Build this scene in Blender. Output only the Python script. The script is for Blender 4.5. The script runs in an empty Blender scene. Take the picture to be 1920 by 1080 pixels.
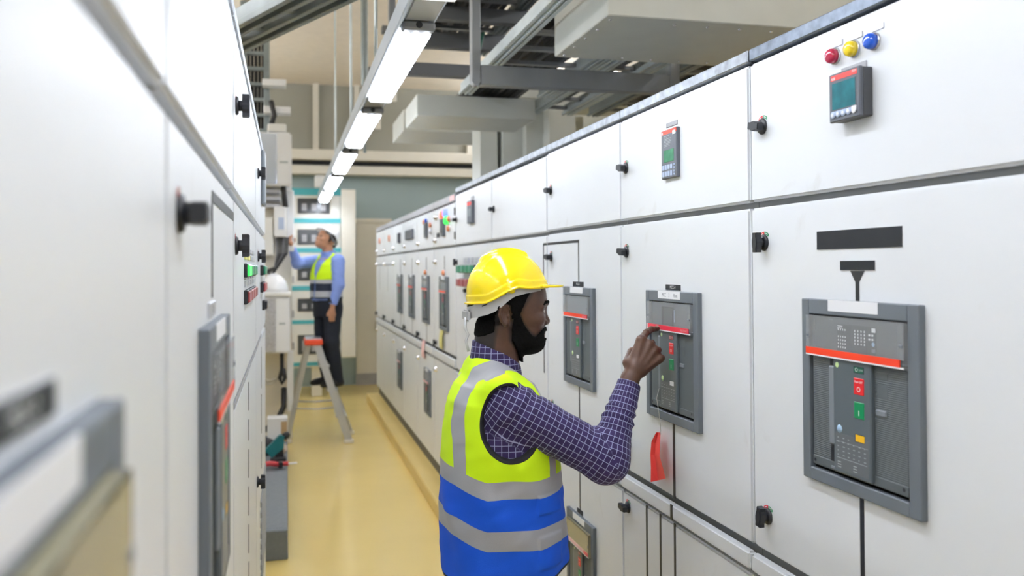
import bpy, bmesh, math, random
import numpy as np
from mathutils import Matrix, Vector, Euler
random.seed(7)
PI = math.pi
SC = bpy.context.scene
COL = SC.collection

# ------------------------------------------------------------------ materials
MATS = {}
def mat(name, col, rough=.5, metal=0., emit=None, estr=0., spec=.5, noise=0., nscale=8., bump=0., bscale=200., trans=0., alpha=1., coat=0., sss=0.):
    if name in MATS: return MATS[name]
    m = bpy.data.materials.new(name); m.use_nodes = True
    nt = m.node_tree; b = nt.nodes['Principled BSDF']
    c = (col[0], col[1], col[2], 1)
    b.inputs['Base Color'].default_value = c
    b.inputs['Roughness'].default_value = rough
    b.inputs['Metallic'].default_value = metal
    b.inputs['Specular IOR Level'].default_value = spec
    if coat: b.inputs['Coat Weight'].default_value = coat; b.inputs['Coat Roughness'].default_value = .08
    if trans: b.inputs['Transmission Weight'].default_value = trans
    if sss:
        b.inputs['Subsurface Weight'].default_value = sss
        b.inputs['Subsurface Radius'].default_value = (.012, .005, .003)
        b.inputs['Subsurface Scale'].default_value = .5
    if alpha < 1: b.inputs['Alpha'].default_value = alpha
    if emit: b.inputs['Emission Color'].default_value = (*emit, 1); b.inputs['Emission Strength'].default_value = estr
    tc = nt.nodes.new('ShaderNodeTexCoord')
    if noise:
        n = nt.nodes.new('ShaderNodeTexNoise'); n.inputs['Scale'].default_value = nscale; n.inputs['Detail'].default_value = 5
        nt.links.new(tc.outputs['Object'], n.inputs['Vector'])
        r = nt.nodes.new('ShaderNodeMapRange'); r.inputs['From Min'].default_value = .3; r.inputs['From Max'].default_value = .7
        r.inputs['To Min'].default_value = 1 - noise; r.inputs['To Max'].default_value = 1 + noise
        nt.links.new(n.outputs['Fac'], r.inputs['Value'])
        mx = nt.nodes.new('ShaderNodeMix'); mx.data_type = 'RGBA'; mx.blend_type = 'MULTIPLY'; mx.inputs['Factor'].default_value = 1
        mx.inputs['A'].default_value = c
        nt.links.new(r.outputs['Result'], mx.inputs['B']); nt.links.new(mx.outputs['Result'], b.inputs['Base Color'])
    if bump:
        n2 = nt.nodes.new('ShaderNodeTexNoise'); n2.inputs['Scale'].default_value = bscale; n2.inputs['Detail'].default_value = 3
        nt.links.new(tc.outputs['Object'], n2.inputs['Vector'])
        bp = nt.nodes.new('ShaderNodeBump'); bp.inputs['Strength'].default_value = bump; bp.inputs['Distance'].default_value = .002
        nt.links.new(n2.outputs['Fac'], bp.inputs['Height']); nt.links.new(bp.outputs['Normal'], b.inputs['Normal'])
    MATS[name] = m
    return m

def nodes_of(m):
    return m.node_tree, m.node_tree.nodes, m.node_tree.links, m.node_tree.nodes['Principled BSDF']

# painted sheet steel with faint scuffs
def painted(name, col, rough, scuff=.0):
    m = mat(name, col, rough, noise=.015, nscale=3, bump=.03, bscale=350)
    nt, N, L, b = nodes_of(m)
    if scuff:
        tc = N.new('ShaderNodeTexCoord')
        n = N.new('ShaderNodeTexNoise'); n.inputs['Scale'].default_value = 7; n.inputs['Detail'].default_value = 6; n.inputs['Distortion'].default_value = 1.2
        L.new(tc.outputs['Object'], n.inputs['Vector'])
        r = N.new('ShaderNodeMapRange'); r.inputs['From Min'].default_value = .66; r.inputs['From Max'].default_value = .8
        r.inputs['To Min'].default_value = 0; r.inputs['To Max'].default_value = scuff
        L.new(n.outputs['Fac'], r.inputs['Value'])
        old = b.inputs['Base Color'].links[0].from_socket
        mx = N.new('ShaderNodeMix'); mx.data_type = 'RGBA'
        L.new(r.outputs['Result'], mx.inputs['Factor']); L.new(old, mx.inputs['A']); mx.inputs['B'].default_value = (.42, .38, .32, 1)
        L.new(mx.outputs['Result'], b.inputs['Base Color'])
    return m

M = {}
M['door'] = painted('cabinet_paint', (.735, .755, .78), .34, .22)
M['carcass'] = mat('frame_paint_gap_shade', (.27, .275, .27), .5, noise=.02)  # frame colour darkened to put shade into the gaps between doors
M['plinth'] = mat('plinth_grey', (.13, .125, .115), .6, noise=.1)
M['galv'] = mat('galvanised_trim', (.36, .39, .43), .45, metal=.6, noise=.28, nscale=28)
M['galv_dark'] = mat('dark_steel_trim', (.17, .20, .25), .42, metal=.6, noise=.3, nscale=35)
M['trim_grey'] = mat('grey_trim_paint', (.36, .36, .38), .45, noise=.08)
M['knob'] = mat('black_plastic', (.018, .02, .026), .42)
M['black'] = mat('black_tape', (.022, .024, .028), .38)
M['label_black'] = mat('engraved_black_label', (.02, .023, .028), .45, spec=.25)
M['navy'] = mat('dark_seal', (.025, .03, .07), .5)
M['white'] = mat('white_label', (.80, .81, .84), .4)
M['ink'] = mat('pen_ink', (.10, .11, .16), .6)
M['wtext'] = mat('white_print', (.85, .87, .87), .5)
M['dtext'] = mat('pale_print', (.42, .46, .47), .5)
M['silver'] = mat('brushed_plate', (.62, .63, .68), .3, metal=.7, noise=.15, nscale=60)
M['bezel'] = mat('bezel_grey_plastic', (.135, .155, .18), .48, bump=.05, bscale=900)
M['face'] = mat('breaker_grey_plastic', (.095, .112, .122), .5)
M['column'] = mat('breaker_smooth_plastic', (.10, .122, .14), .3)
M['recess'] = mat('recess_black', (.012, .014, .018), .5)
M['panelgrey'] = mat('trip_unit_grey', (.125, .137, .15), .35)
M['tripdark'] = mat('trip_unit_dark', (.07, .08, .09), .3)
M['lever'] = mat('lever_grey', (.19, .215, .24), .42)
M['redstripe'] = mat('red_stripe', (.88, .05, .012), .35)
M['pinkstripe'] = mat('crimson_stripe', (.78, .035, .07), .35)
M['redbtn'] = mat('red_button', (.72, .012, .02), .3)
M['greenbtn'] = mat('green_button', (.0, .25, .085), .3)
M['greenind'] = mat('green_indicator', (.0, .10, .055), .3)
M['yellowind'] = mat('yellow_indicator', (.80, .45, .01), .4)
M['bluedot'] = mat('pale_blue_sticker', (.36, .52, .70), .5)
M['limedot'] = mat('lime_sticker', (.50, .66, .30), .5)
M['screen'] = mat('teal_screen', (.02, .16, .20), .12, noise=.25, nscale=30)
M['screen_green'] = mat('green_screen', (.08, .26, .16), .12, noise=.2, nscale=60)
M['key'] = mat('pale_blue_key', (.42, .50, .66), .4)
M['metergrey'] = mat('meter_grey_plastic', (.105, .115, .14), .42)
M['meterside'] = mat('meter_casing', (.065, .068, .075), .5, bump=.06, bscale=700)
M['lampred'] = mat('ruby_lens', (.50, .015, .07), .12, coat=.6)
M['lampyel'] = mat('yellow_lens', (.90, .66, .02), .12, coat=.6)
M['lampblue'] = mat('blue_lens', (.01, .10, .62), .1, coat=.6)
M['lamp_on_green'] = mat('lit_green_lens', (.02, .5, .05), .3, emit=(.03, 1, .08), estr=1.6)
M['lamp_on_red'] = mat('lit_red_lens', (.7, .1, .04), .3, emit=(1, .12, .05), estr=1.8)
M['lamp_on_blue'] = mat('lit_blue_lens', (.1, .15, .8), .3, emit=(.15, .2, 1), estr=1.5)
M['dullred'] = mat('dull_red_lens', (.36, .07, .07), .3)
M['dullgreen'] = mat('dull_green_lens', (.03, .24, .13), .3)
M['orange'] = mat('orange_lens', (.72, .26, .12), .3)
M['chrome'] = mat('chrome', (.80, .80, .84), .14, metal=1)
M['brass'] = mat('brass', (.66, .45, .18), .25, metal=1)
M['paperred'] = mat('red_tag_paper', (.88, .06, .05), .55)
M['paperpink'] = mat('pink_paper', (.80, .50, .50), .6)
M['paperyel'] = mat('yellow_paper', (.72, .66, .22), .6)
M['string'] = mat('white_string', (.62, .62, .6), .7)
M['cover_tan'] = mat('tan_cover_plastic', (.36, .33, .22), .22)  # tan cover colour; on the nearest breaker it stands for the floor's reflection

def clear_plastic(name, tint=(.97, .975, .98), t=.93):
    m = bpy.data.materials.new(name); m.use_nodes = True
    nt = m.node_tree; N = nt.nodes; L = nt.links
    out = [n for n in N if n.type == 'OUTPUT_MATERIAL'][0]
    tr = N.new('ShaderNodeBsdfTransparent'); tr.inputs['Color'].default_value = (*tint, 1)
    b = N['Principled BSDF']; b.inputs['Base Color'].default_value = (.8, .81, .82, 1); b.inputs['Roughness'].default_value = .08
    lw = N.new('ShaderNodeLayerWeight'); lw.inputs['Blend'].default_value = .35
    mr = N.new('ShaderNodeMapRange'); mr.inputs['To Min'].default_value = 1 - t; mr.inputs['To Max'].default_value = .22
    L.new(lw.outputs['Facing'], mr.inputs['Value'])
    mx = N.new('ShaderNodeMixShader'); L.new(mr.outputs['Result'], mx.inputs['Fac'])
    L.new(tr.outputs[0], mx.inputs[1]); L.new(b.outputs[0], mx.inputs[2]); L.new(mx.outputs[0], out.inputs['Surface'])
    MATS[name] = m
    return m
M['clear'] = clear_plastic('clear_cover_plastic')

def ribbed(name, col, rough, scale):
    m = mat(name, col, rough); nt, N, L, b = nodes_of(m)
    tc = N.new('ShaderNodeTexCoord'); w = N.new('ShaderNodeTexWave'); w.bands_direction = 'Z'; w.inputs['Scale'].default_value = scale
    L.new(tc.outputs['Object'], w.inputs['Vector'])
    bp = N.new('ShaderNodeBump'); bp.inputs['Strength'].default_value = .4; bp.inputs['Distance'].default_value = .0015
    L.new(w.outputs['Fac'], bp.inputs['Height']); L.new(bp.outputs['Normal'], b.inputs['Normal'])
    return m
M['ribs'] = ribbed('ribbed_breaker_plastic', (.10, .117, .127), .5, 82)

# ------------------------------------------------------------------ mesh builder
_TXT = {}
def text_geo(s, size):
    key = (s, size)
    if key not in _TXT:
        cu = bpy.data.curves.new('tmp', 'FONT'); cu.body = s; cu.size = size; cu.align_x = 'CENTER'; cu.align_y = 'CENTER'; cu.resolution_u = 3
        ob = bpy.data.objects.new('tmp', cu); COL.objects.link(ob)
        dg = bpy.context.evaluated_depsgraph_get(); ev = ob.evaluated_get(dg); me = ev.to_mesh()
        vs = [tuple(v.co) for v in me.vertices]; fs = [tuple(p.vertices) for p in me.polygons]
        ev.to_mesh_clear(); bpy.data.objects.remove(ob); bpy.data.curves.remove(cu)
        _TXT[key] = (vs, fs)
    return _TXT[key]

class MB:
    """collects shapes, each with its material, and links them as one mesh object"""
    def __init__(s): s.v = []; s.f = []; s.m = []; s.mats = []; s.sm = []
    def mi(s, m):
        if m not in s.mats: s.mats.append(m)
        return s.mats.index(m)
    def add(s, vs, fs, m, smooth=False):
        o = len(s.v); s.v += [tuple(v) for v in vs]; k = s.mi(m)
        for f in fs: s.f.append(tuple(i + o for i in f)); s.m.append(k); s.sm.append(smooth)
        return s
    def bm(s, b, m, mtx=None, smooth=False):
        b.verts.index_update()
        vs = [(mtx @ v.co) if mtx else v.co.copy() for v in b.verts]
        s.add(vs, [[v.index for v in f.verts] for f in b.faces], m, smooth); b.free(); return s
    def box(s, x0, x1, y0, y1, z0, z1, m, bev=0., seg=1, mtx=None):
        b = bmesh.new(); bmesh.ops.create_cube(b, size=1)
        for v in b.verts: v.co = Vector(((x0+x1)/2 + v.co.x*(x1-x0), (y0+y1)/2 + v.co.y*(y1-y0), (z0+z1)/2 + v.co.z*(z1-z0)))
        if bev: bmesh.ops.bevel(b, geom=b.edges[:], offset=min(bev, abs(x1-x0)*.45, abs(y1-y0)*.45, abs(z1-z0)*.45), segments=seg, affect='EDGES')
        return s.bm(b, m, mtx)
    def prism(s, pts, y0, y1, m, smooth=False, axis='y'):
        """outline given in (x,z) extruded along y (or in (x,y) along z, (y,z) along x)"""
        n = len(pts)
        def P(a, b, t): return {'y': (a, t, b), 'z': (a, b, t), 'x': (t, a, b)}[axis]
        vs = [P(a, b, y0) for a, b in pts] + [P(a, b, y1) for a, b in pts]
        area = sum(pts[i][0]*pts[(i+1) % n][1] - pts[(i+1) % n][0]*pts[i][1] for i in range(n))
        fs = [tuple(range(n)), tuple(range(2*n-1, n-1, -1))] + [(i, i+n, (i+1) % n + n, (i+1) % n) for i in range(n)]
        flip = (area < 0) ^ (y1 < y0) ^ (axis == 'z')
        if flip: fs = [f[::-1] for f in fs]
        return s.add(vs, fs, m, smooth)
    def cyl(s, p0, p1, r0, m, r1=None, n=20, smooth=True, cap=True):
        p0, p1 = Vector(p0), Vector(p1); r1 = r0 if r1 is None else r1
        d = (p1-p0).normalized(); a = d.orthogonal().normalized(); b = d.cross(a)
        vs = [p0 + (a*math.cos(t)+b*math.sin(t))*r0 for t in [2*PI*i/n for i in range(n)]] + [p1 + (a*math.cos(t)+b*math.sin(t))*r1 for t in [2*PI*i/n for i in range(n)]]
        s.add(vs, [(i, (i+1) % n, (i+1) % n+n, i+n) for i in range(n)], m, smooth)
        if cap: s.add(vs, [tuple(range(n-1, -1, -1)), tuple(range(n, 2*n))], m)
        return s
    def lathe(s, prof, c, axis, m, n=24, smooth=True):
        """prof: (radius, height along axis) pairs"""
        c = Vector(c); d = Vector(axis).normalized(); a = d.orthogonal().normalized(); b = d.cross(a)
        vs = []
        for r, h in prof: vs += [c + d*h + (a*math.cos(t)+b*math.sin(t))*r for t in [2*PI*i/n for i in range(n)]]
        fs = []
        for k in range(len(prof)-1):
            for i in range(n): fs.append((k*n+i, k*n+(i+1) % n, (k+1)*n+(i+1) % n, (k+1)*n+i))
        fs.append(tuple(range(n-1, -1, -1))); fs.append(tuple(range((len(prof)-1)*n, len(prof)*n)))
        return s.add(vs, fs, m, smooth)
    def tube(s, pts, r, m, n=8, closed=False):
        P = [Vector(p) for p in pts]; k = len(P); vs = []; up = None
        for i, p in enumerate(P):
            t = (P[(i+1) % k] - P[i-1]) if closed else (P[min(i+1, k-1)] - P[max(i-1, 0)])
            t.normalize()
            if up is None: up = t.orthogonal().normalized()
            up = (up - t*up.dot(t)).normalized(); b = t.cross(up)
            rr = r[i] if isinstance(r, (list, tuple)) else r
            vs += [p + (up*math.cos(2*PI*j/n)+b*math.sin(2*PI*j/n))*rr for j in range(n)]
        fs = []
        for i in range(k if closed else k-1):
            for j in range(n):
                a, b2 = i*n, ((i+1) % k)*n
                fs.append((a+j, a+(j+1) % n, b2+(j+1) % n, b2+j))
        if not closed: fs.append(tuple(range(n-1, -1, -1))); fs.append(tuple(range((k-1)*n, k*n)))
        return s.add(vs, fs, m, True)
    def quad(s, pts, m): return s.add(pts, [tuple(range(len(pts)))], m)
    def text(s, t, size, x, y, z, m, sx=1.):
        """letters upright on a plane facing -y"""
        vs, fs = text_geo(t, size)
        return s.add([(x + a*sx, y, z + b) for a, b, c in vs], fs, m)
    def xf(s, mtx):
        s.v = [tuple(mtx @ Vector(v)) for v in s.v]; return s
    def build(s, name, parent=None, loc=(0, 0, 0), rot=(0, 0, 0)):
        me = bpy.data.meshes.new(name); me.from_pydata(s.v, [], s.f)
        for m in s.mats: me.materials.append(m)
        me.polygons.foreach_set('material_index', s.m); me.polygons.foreach_set('use_smooth', s.sm); me.update()
        o = bpy.data.objects.new(name, me); COL.objects.link(o)
        o.location = loc; o.rotation_euler = rot
        if parent: o.parent = parent
        return o

def tag(o, label, cat, group=None):
    o['label'] = label; o['category'] = cat
    if group: o['group'] = group
    return o
def thing(name, label, cat, loc=(0, 0, 0), rotz=0., group=None):
    o = bpy.data.objects.new(name, None); COL.objects.link(o); o.location = loc; o.rotation_euler = (0, 0, rotz)
    o.empty_display_size = .1
    return tag(o, label, cat, group)
def struct(o): o['kind'] = 'structure'; return o
def copy_to(o, parent, loc, rot=None):
    c = o.copy(); COL.objects.link(c); c.parent = parent; c.location = loc
    if rot is not None: c.rotation_euler = rot
    return c
# ------------------------------------------------------------------ switchgear rows
# cabinet space: x to the viewer's right along the front, y into the cabinet (front face at 0), z up
XR, XL = 1.08, -.10
KNOB = None
def knob_mesh():
    b = MB()
    b.lathe([(.019, 0), (.019, .004), (.017, .008)], (0, 0, 0), (0, -1, 0), M['knob'], 24)
    b.lathe([(.011, .006), (.011, .022)], (0, 0, 0), (0, -1, 0), M['knob'], 16)
    o = [(-.0085, -.023), (.0085, -.023), (.0078, -.015), (.0105, -.008), (.0118, 0), (.0105, .008), (.0078, .015), (.0085, .023), (-.0085, .023), (-.0078, .015), (-.0105, .008), (-.0118, 0), (-.0105, -.008), (-.0078, -.015)]
    b.prism(o, -.018, -.036, M['knob']); b.prism([(x*.8, z*.93) for x, z in o], -.036, -.0385, M['knob'])
    b.v = [(x, y*.72, z) for x, y, z in b.v]
    return b
def chrome_mesh():
    b = MB(); b.lathe([(.022, 0), (.022, .004), (.016, .008), (.014, .018), (.012, .022)], (0, 0, 0), (0, -1, 0), M['chrome'], 20)
    b.box(-.002, .002, -.0235, -.02, -.011, .011, M['knob']); return b
def arc(b, r0, r1, a0, a1, m, y=-.0008):
    n = 7; t = [math.radians(a0 + (a1-a0)*i/n) for i in range(n+1)]
    vs = [(r0*math.cos(a), y, r0*math.sin(a)) for a in t] + [(r1*math.cos(a), y, r1*math.sin(a)) for a in t]
    b.add(vs, [(i, i+n+1, i+n+2, i+1) if a1 > a0 else (i, i+1, i+n+2, i+n+1) for i in range(n)], m)
def sticker_mesh():
    b = MB()
    arc(b, .0235, .0325, 132, 48, M['white'], -.0006)
    arc(b, .0245, .0315, 130, 91, M['redbtn']); arc(b, .0245, .0315, 89, 50, M['greenbtn'])
    arc(b, .0272, .029, 122, 101, M['wtext'], -.001); arc(b, .0272, .029, 80, 59, M['wtext'], -.001)
    return b
PROTO = {}
def put(kind, door, x, z, ang=0., y=0.):
    """a knob and the like on a door"""
    nm, mk = {'knob': ('door_knob', knob_mesh), 'chrome': ('door_lock', chrome_mesh), 'sticker': ('position_sticker', sticker_mesh)}[kind]
    if kind not in PROTO:
        PROTO[kind] = mk().build(nm, door, (x, y, z), (0, ang, 0)); return PROTO[kind]
    return copy_to(PROTO[kind], door, (x, y, z), (0, ang, 0))

class Cab:
    def __init__(s, label, side, y0, width, group, top=2.18, trim='galv', trim_h=.03, depth=.9, name='switchgear_cabinet'):
        s.w, s.top, s.side, s.y0 = width, top, side, y0
        loc, rz = ((XR, y0, 0), -PI/2) if side == 'R' else ((XL, y0, 0), PI/2)
        s.r = thing(name, label, 'cabinet', loc, rz, group)
        b = MB(); b.box(.002, width-.002, .024, depth, .2, top-trim_h-.004, M['carcass']); b.build('carcass', s.r)
        b = MB(); b.box(.0, width, .03, depth, .1, .2, M['plinth']); b.build('plinth', s.r)
        b = MB(); b.box(.004, width-.004, -.002, depth, top-trim_h, top, M[trim], .003)
        b.box(-.004, .004, .004, .03, top-trim_h, top-.002, M['recess']); b.build('top_trim', s.r)
    def X(s, Y): return (s.y0 - Y) if s.side == 'R' else (Y - s.y0)
    def door(s, z0, z1, x0=0., x1=None, name='door', y=0.):
        x1 = s.w if x1 is None else x1
        b = MB(); b.box(x0+.004, x1-.004, y, y+.022, z0+.0055, z1-.0055, M['door'], .0055, 2)
        d = b.build(name, s.r)
        return d
    def knob(s, d, Y, z, ang=0., sticker=True):
        put('knob', d, s.X(Y), z, math.radians(ang))
        if sticker: put('sticker', d, s.X(Y)+.002, z-.006)
    def line(s, d, Ya, za, Yb, zb, w=.012, m='black'):
        xa, xb = sorted((s.X(Ya), s.X(Yb))); za, zb = sorted((za, zb))
        if xb-xa < w: c = (xa+xb)/2; xa, xb = c-w/2, c+w/2
        if zb-za < w: c = (za+zb)/2; za, zb = c-w/2, c+w/2
        MB().box(xa, xb, -.0012, .001, za, zb, M[m]).build('mimic_or_seam_line', d)
    def plate(s, d, Y0, Y1, z0, z1, m='label_black', txt=None, size=.01, tm='wtext', th=.0025, name='nameplate', y=0.):
        x0, x1 = sorted((s.X(Y0), s.X(Y1)))
        b = MB(); b.box(x0, x1, y-th, y+.001, z0, z1, M[m], .0006)
        if m == 'label_black':
            b.box(x0-.001, x1+.001, y-.0008, y+.001, z0-.001, z1+.001, M['white'])
        if txt: b.text(txt, size, (x0+x1)/2, y-th-.0004, (z0+z1)/2, M[tm])
        return b.build(name, d)
    def lamp(s, d, Y, z, m, r=.017, h=.022, name='pilot_lamp'):
        b = MB(); b.lathe([(r*1.1, 0), (r*1.1, .004)], (0, 0, 0), (0, -1, 0), M['silver'], 20)
        b.lathe([(r, .004), (r, h*.55), (r*.9, h*.8), (r*.62, h*.97), (r*.2, h*1.03)], (0, 0, 0), (0, -1, 0), M[m], 24)
        return b.build(name, d, (s.X(Y), 0, z))
    def meter(s, d, Y, z, w=.1, h=.1, p=.02, cells=1):
        x = s.X(Y); b = MB(); b.box(x-w/2, x+w/2, -p, .002, z-h/2, z+h/2, M['metergrey'], .003)
        cw = w/cells
        for i in range(cells):
            x0 = x-w/2 + cw*i; b.box(x0+cw*.14, x0+cw*.86, -p-.001, -p+.002, z-h*.36, z+h*.36, M['meterside'])
        return b.build('panel_meter', s.r)
    def block(s, d, Ys, z, mbase, mats, w=.13, h=.05, p=.05, plates=None):
        """a row of push-button lamps, each one a part"""
        for Y, mm in zip(Ys, mats):
            x = s.X(Y); b = MB(); b.box(x-w/2+.003, x+w/2-.003, -p*.6, .001, z-h/2, z+h/2, M[mbase], .002)
            b.box(x-w/2+.006, x+w/2-.006, -p, -p*.6, z-h/2+.003, z+h/2-.003, M[mm], .003); b.build('push_button', d)
            if plates: MB().box(x-w*.4, x+w*.4, -.003, .001, z+h/2+.008, z+h/2+.045, M[plates]).build('nameplate', d)

def breaker(cab, door, Yl, zb, W=.362, H=.378, cover='panel', stripe='redstripe', label=None, tinted=False, simple=False):
    """draw-out circuit breaker set in a bezel; Yl = its edge at the viewer's left, zb = bottom"""
    root = bpy.data.objects.new('circuit_breaker', None); COL.objects.link(root); root.parent = cab.r
    root.location = (cab.X(Yl), 0, zb); root.empty_display_size = .05; root.scale = (1, .66, 1)
    def part(b, n): return b.build(n, root)
    sx, sz = W/.362, H/.378
    def bx(b, x0, x1, y0, y1, z0, z1, m, bev=0.): b.box(x0*sx, x1*sx, y0, y1, z0*sz, z1*sz, M[m], bev)
    b = MB(); p = -.02
    for x0, x1, z0, z1 in ((0, .027, 0, .378), (.331, .362, 0, .378), (.027, .331, .347, .378), (.027, .331, 0, .026)): bx(b, x0, x1, p, .002, z0, z1, 'bezel', .002)
    part(b, 'bezel')
    b = MB(); bx(b, .026, .332, .0, .003, .025, .348, 'recess'); part(b, 'recess')
    b = MB(); bx(b, .034, .326, -.014, .002, .034, .27, 'ribs' if cover == 'panel' else 'face', .002); bx(b, .034, .326, -.016, -.012, .034, .052, 'face', .001)
    bx(b, .242, .272, -.0148, -.013, .236, .247, 'face'); bx(b, .242, .272, -.0148, -.013, .2, .226, 'face')
    for x, z in ((.042, .043), (.315, .045)): b.cyl((x*sx, -.0163, z*sz), (x*sx, -.010, z*sz), .0038*sx, M['recess'], n=12)
    part(b, 'front_face')
    b = MB(); bx(b, .24, .27, -.019, -.013, .166, .178, 'lever', .002); part(b, 'latch')
    b = MB(); bx(b, .096, .118, -.0152, -.012, .036, .262, 'recess'); bx(b, .098, .118, -.024, -.014, .088, .245, 'lever', .0025)
    bx(b, .098, .118, -.018, -.014, .037, .043, 'lever', .001); part(b, 'charging_lever')
    b = MB(); bx(b, .116, .234, -.027, -.012, .036, .268, 'column', .003)
    b.cyl((.131*sx, -.0275, .25*sz), (.131*sx, -.026, .25*sz), .0055*sx, M['limedot'], n=16)
    b.lathe([(.0085*sx, 0), (.0085*sx, .0012)], (.137*sx, -.0265, .124*sz), (0, -1, 0), M['bluedot' if cover == 'panel' else 'limedot'], 8)
    part(b, 'control_panel')
    b = MB(); bx(b, .184, .215, -.0276, -.026, .240, .253, 'recess'); bx(b, .185, .214, -.0279, -.0265, .2412, .2518, 'greenind' if cover == 'panel' else 'dullred')
    b.text('O', .011*sx, .193*sx, -.0281, .2465*sz, M['wtext']); b.text('OPEN', .0055*sx, .206*sx, -.0281, .2465*sz, M['dtext']); part(b, 'position_indicator')
    b = MB(); bx(b, .184, .215, -.0285, -.026, .199, .231, 'redbtn', .0012)
    b.text('O', .014*sx, .1995*sx, -.0287, .209*sz, M['wtext']); b.text('Push OFF', .0062*sx, .1995*sx, -.0287, .2235*sz, M['wtext']); part(b, 'off_button')
    b = MB(); bx(b, .184, .215, -.0285, -.026, .153, .185, 'greenbtn', .0012); bx(b, .1985, .2005, -.0287, -.028, .159, .169, 'wtext'); part(b, 'on_button')
    b = MB(); bx(b, .186, .215, -.0276, -.026, .108, .123, 'recess'); bx(b, .188, .215, -.028, -.0265, .109, .122, 'yellowind' if cover == 'panel' else 'white'); part(b, 'spring_indicator')
    b = MB(); bx(b, .124, .226, -.0273, -.026, .044, .115, 'panelgrey')
    rnd = random.Random(3)
    for r in range(5):
        z = .106 - r*.0085
        for c in range(6 if r else 3):
            x = .130 + c*.0165; l = rnd.uniform(.003, .007)
            bx(b, x, x+l, -.0276, -.027, z, z+.0012, 'dtext')
    bx(b, .128, .222, -.0276, -.027, .0665, .0673, 'dtext'); bx(b, .1255, .2245, -.0276, -.027, .099, .0995, 'dtext')
    for r in range(3):
        for c in (0, 1): bx(b, .13+c*.05, .141+c*.05, -.0276, -.027, .058-r*.005, .0595-r*.005, 'dtext')
    part(b, 'rating_plate')
    # trip unit behind the hinged cover
    b = MB(); bx(b, .034, .326, -.012, .002, .27, .343, 'panelgrey')
    if cover == 'panel':
        for x0, x1 in ((.118, .164), (.166, .212), (.2135, .240)): bx(b, x0, x1, -.0126, -.011, .277, .331, 'tripdark')
        for r in range(6):
            for c in range(4):
                if r != 4: bx(b, .121+c*.0075, .1236+c*.0075, -.0129, -.012, .283+r*.007, .2865+r*.007, 'wtext')
                if r > 0: bx(b, .174+c*.0098, .1768+c*.0098, -.0129, -.012, .287+r*.0062, .2908+r*.0062, 'wtext')
        for z in (.326, .322): bx(b, .120, .136, -.0129, -.012, z, z+.0015, 'wtext')
        for k in range(4): bx(b, .217+.009*(k % 2), .2225+.009*(k % 2), -.0129, -.012, .305+.008*(k//2), .3085+.008*(k//2), 'wtext')
        bx(b, .2265, .2375, -.0129, -.012, .3205, .3285, 'wtext'); bx(b, .226, .237, -.0129, -.012, .282, .289, 'lever')
        b.cyl((.231*sx, -.0135, .298*sz), (.231*sx, -.012, .298*sz), .0042*sx, M['bluedot'], n=12)
        b.text('0.4 kA', .0045*sx, .098*sx, -.0126, .338*sz, M['dtext'])
    elif cover == 'window':
        bx(b, .106, .204, -.0128, -.011, .276, .336, 'panelgrey'); bx(b, .112, .196, -.0135, -.012, .279, .332, 'recess')
        bx(b, .128, .188, -.0142, -.013, .281, .329, 'meterside'); bx(b, .2, .203, -.0142, -.012, .29, .325, 'key')
    else:
        bx(b, .05, .29, -.0128, -.011, .28, .335, 'cover_tan' if tinted else 'lever')
    part(b, 'trip_unit')
    b = MB()
    x0, x1, z0, z1, yf = .029, .331, .262, .345, -.033
    cl = 'cover_tan' if tinted else 'clear'
    bx(b, x0, x1, yf, yf+.002, z0+.016, z1, cl)
    for a0, a1, c0, c1 in ((x0, x0+.002, z0, z1), (x1-.002, x1, z0, z1), (x0, x1, z1-.002, z1), (x0+.012, x0+.0135, z0+.014, z1), (x1-.0155, x1-.014, z0+.014, z1)):
        bx(b, a0, a1, yf, -.012, c0, c1, cl)
    for x in (x0+.001, x1-.013): bx(b, x, x+.012, yf-.002, yf+.004, .298, .301, 'clear'); bx(b, x+.002, x+.009, yf-.0025, yf+.003, .3035, .308, 'clear'); bx(b, x+.003, x+.011, yf-.002, yf+.002, .3, .305, 'lever')
    part(b, 'hinged_cover')
    b = MB(); bx(b, x0, x1-.010, yf-.001, yf+.003, z0+.003, z0+.0165, stripe); bx(b, x0, x1, yf-.0008, yf+.003, z0, z0+.003, 'white')
    if cover != 'panel':
        bx(b, x0, x0+.012, yf-.0014, yf, z0+.003, z0+.0165, 'paperpink'); bx(b, x1-.062, x1-.010, yf-.0013, yf, z0+.0035, z0+.016, 'pinkstripe')
        b.text('SACE Emax 2', .0085*sx, (x1-.037)*sx, yf-.0017, (z0+.0098)*sz, M['paperpink'])
    part(b, 'cover_stripe')
    if label is not None:
        b = MB(); bx(b, .096, .252, p-.001, p+.002, .3555, .378, 'white')
        if label:
            b.text(label[0], .016, .142*sx, p-.0014, .366*sz, M['ink'], .8); b.text(label[1], .016, .178*sx, p-.0014, .3655*sz, M['ink'], .8); b.text(label[2], .016, .222*sx, p-.0014, .3655*sz, M['ink'], .8)
        part(b, 'write_on_label')
    return root

GR = 'switchgear cabinets in the row the helmeted men face'
GL = 'switchgear cabinets in the row along the near aisle side'
GR, GL = 'switchgear cabinets of the row behind the man in the yellow helmet', 'switchgear cabinets of the row facing that man'

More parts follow.
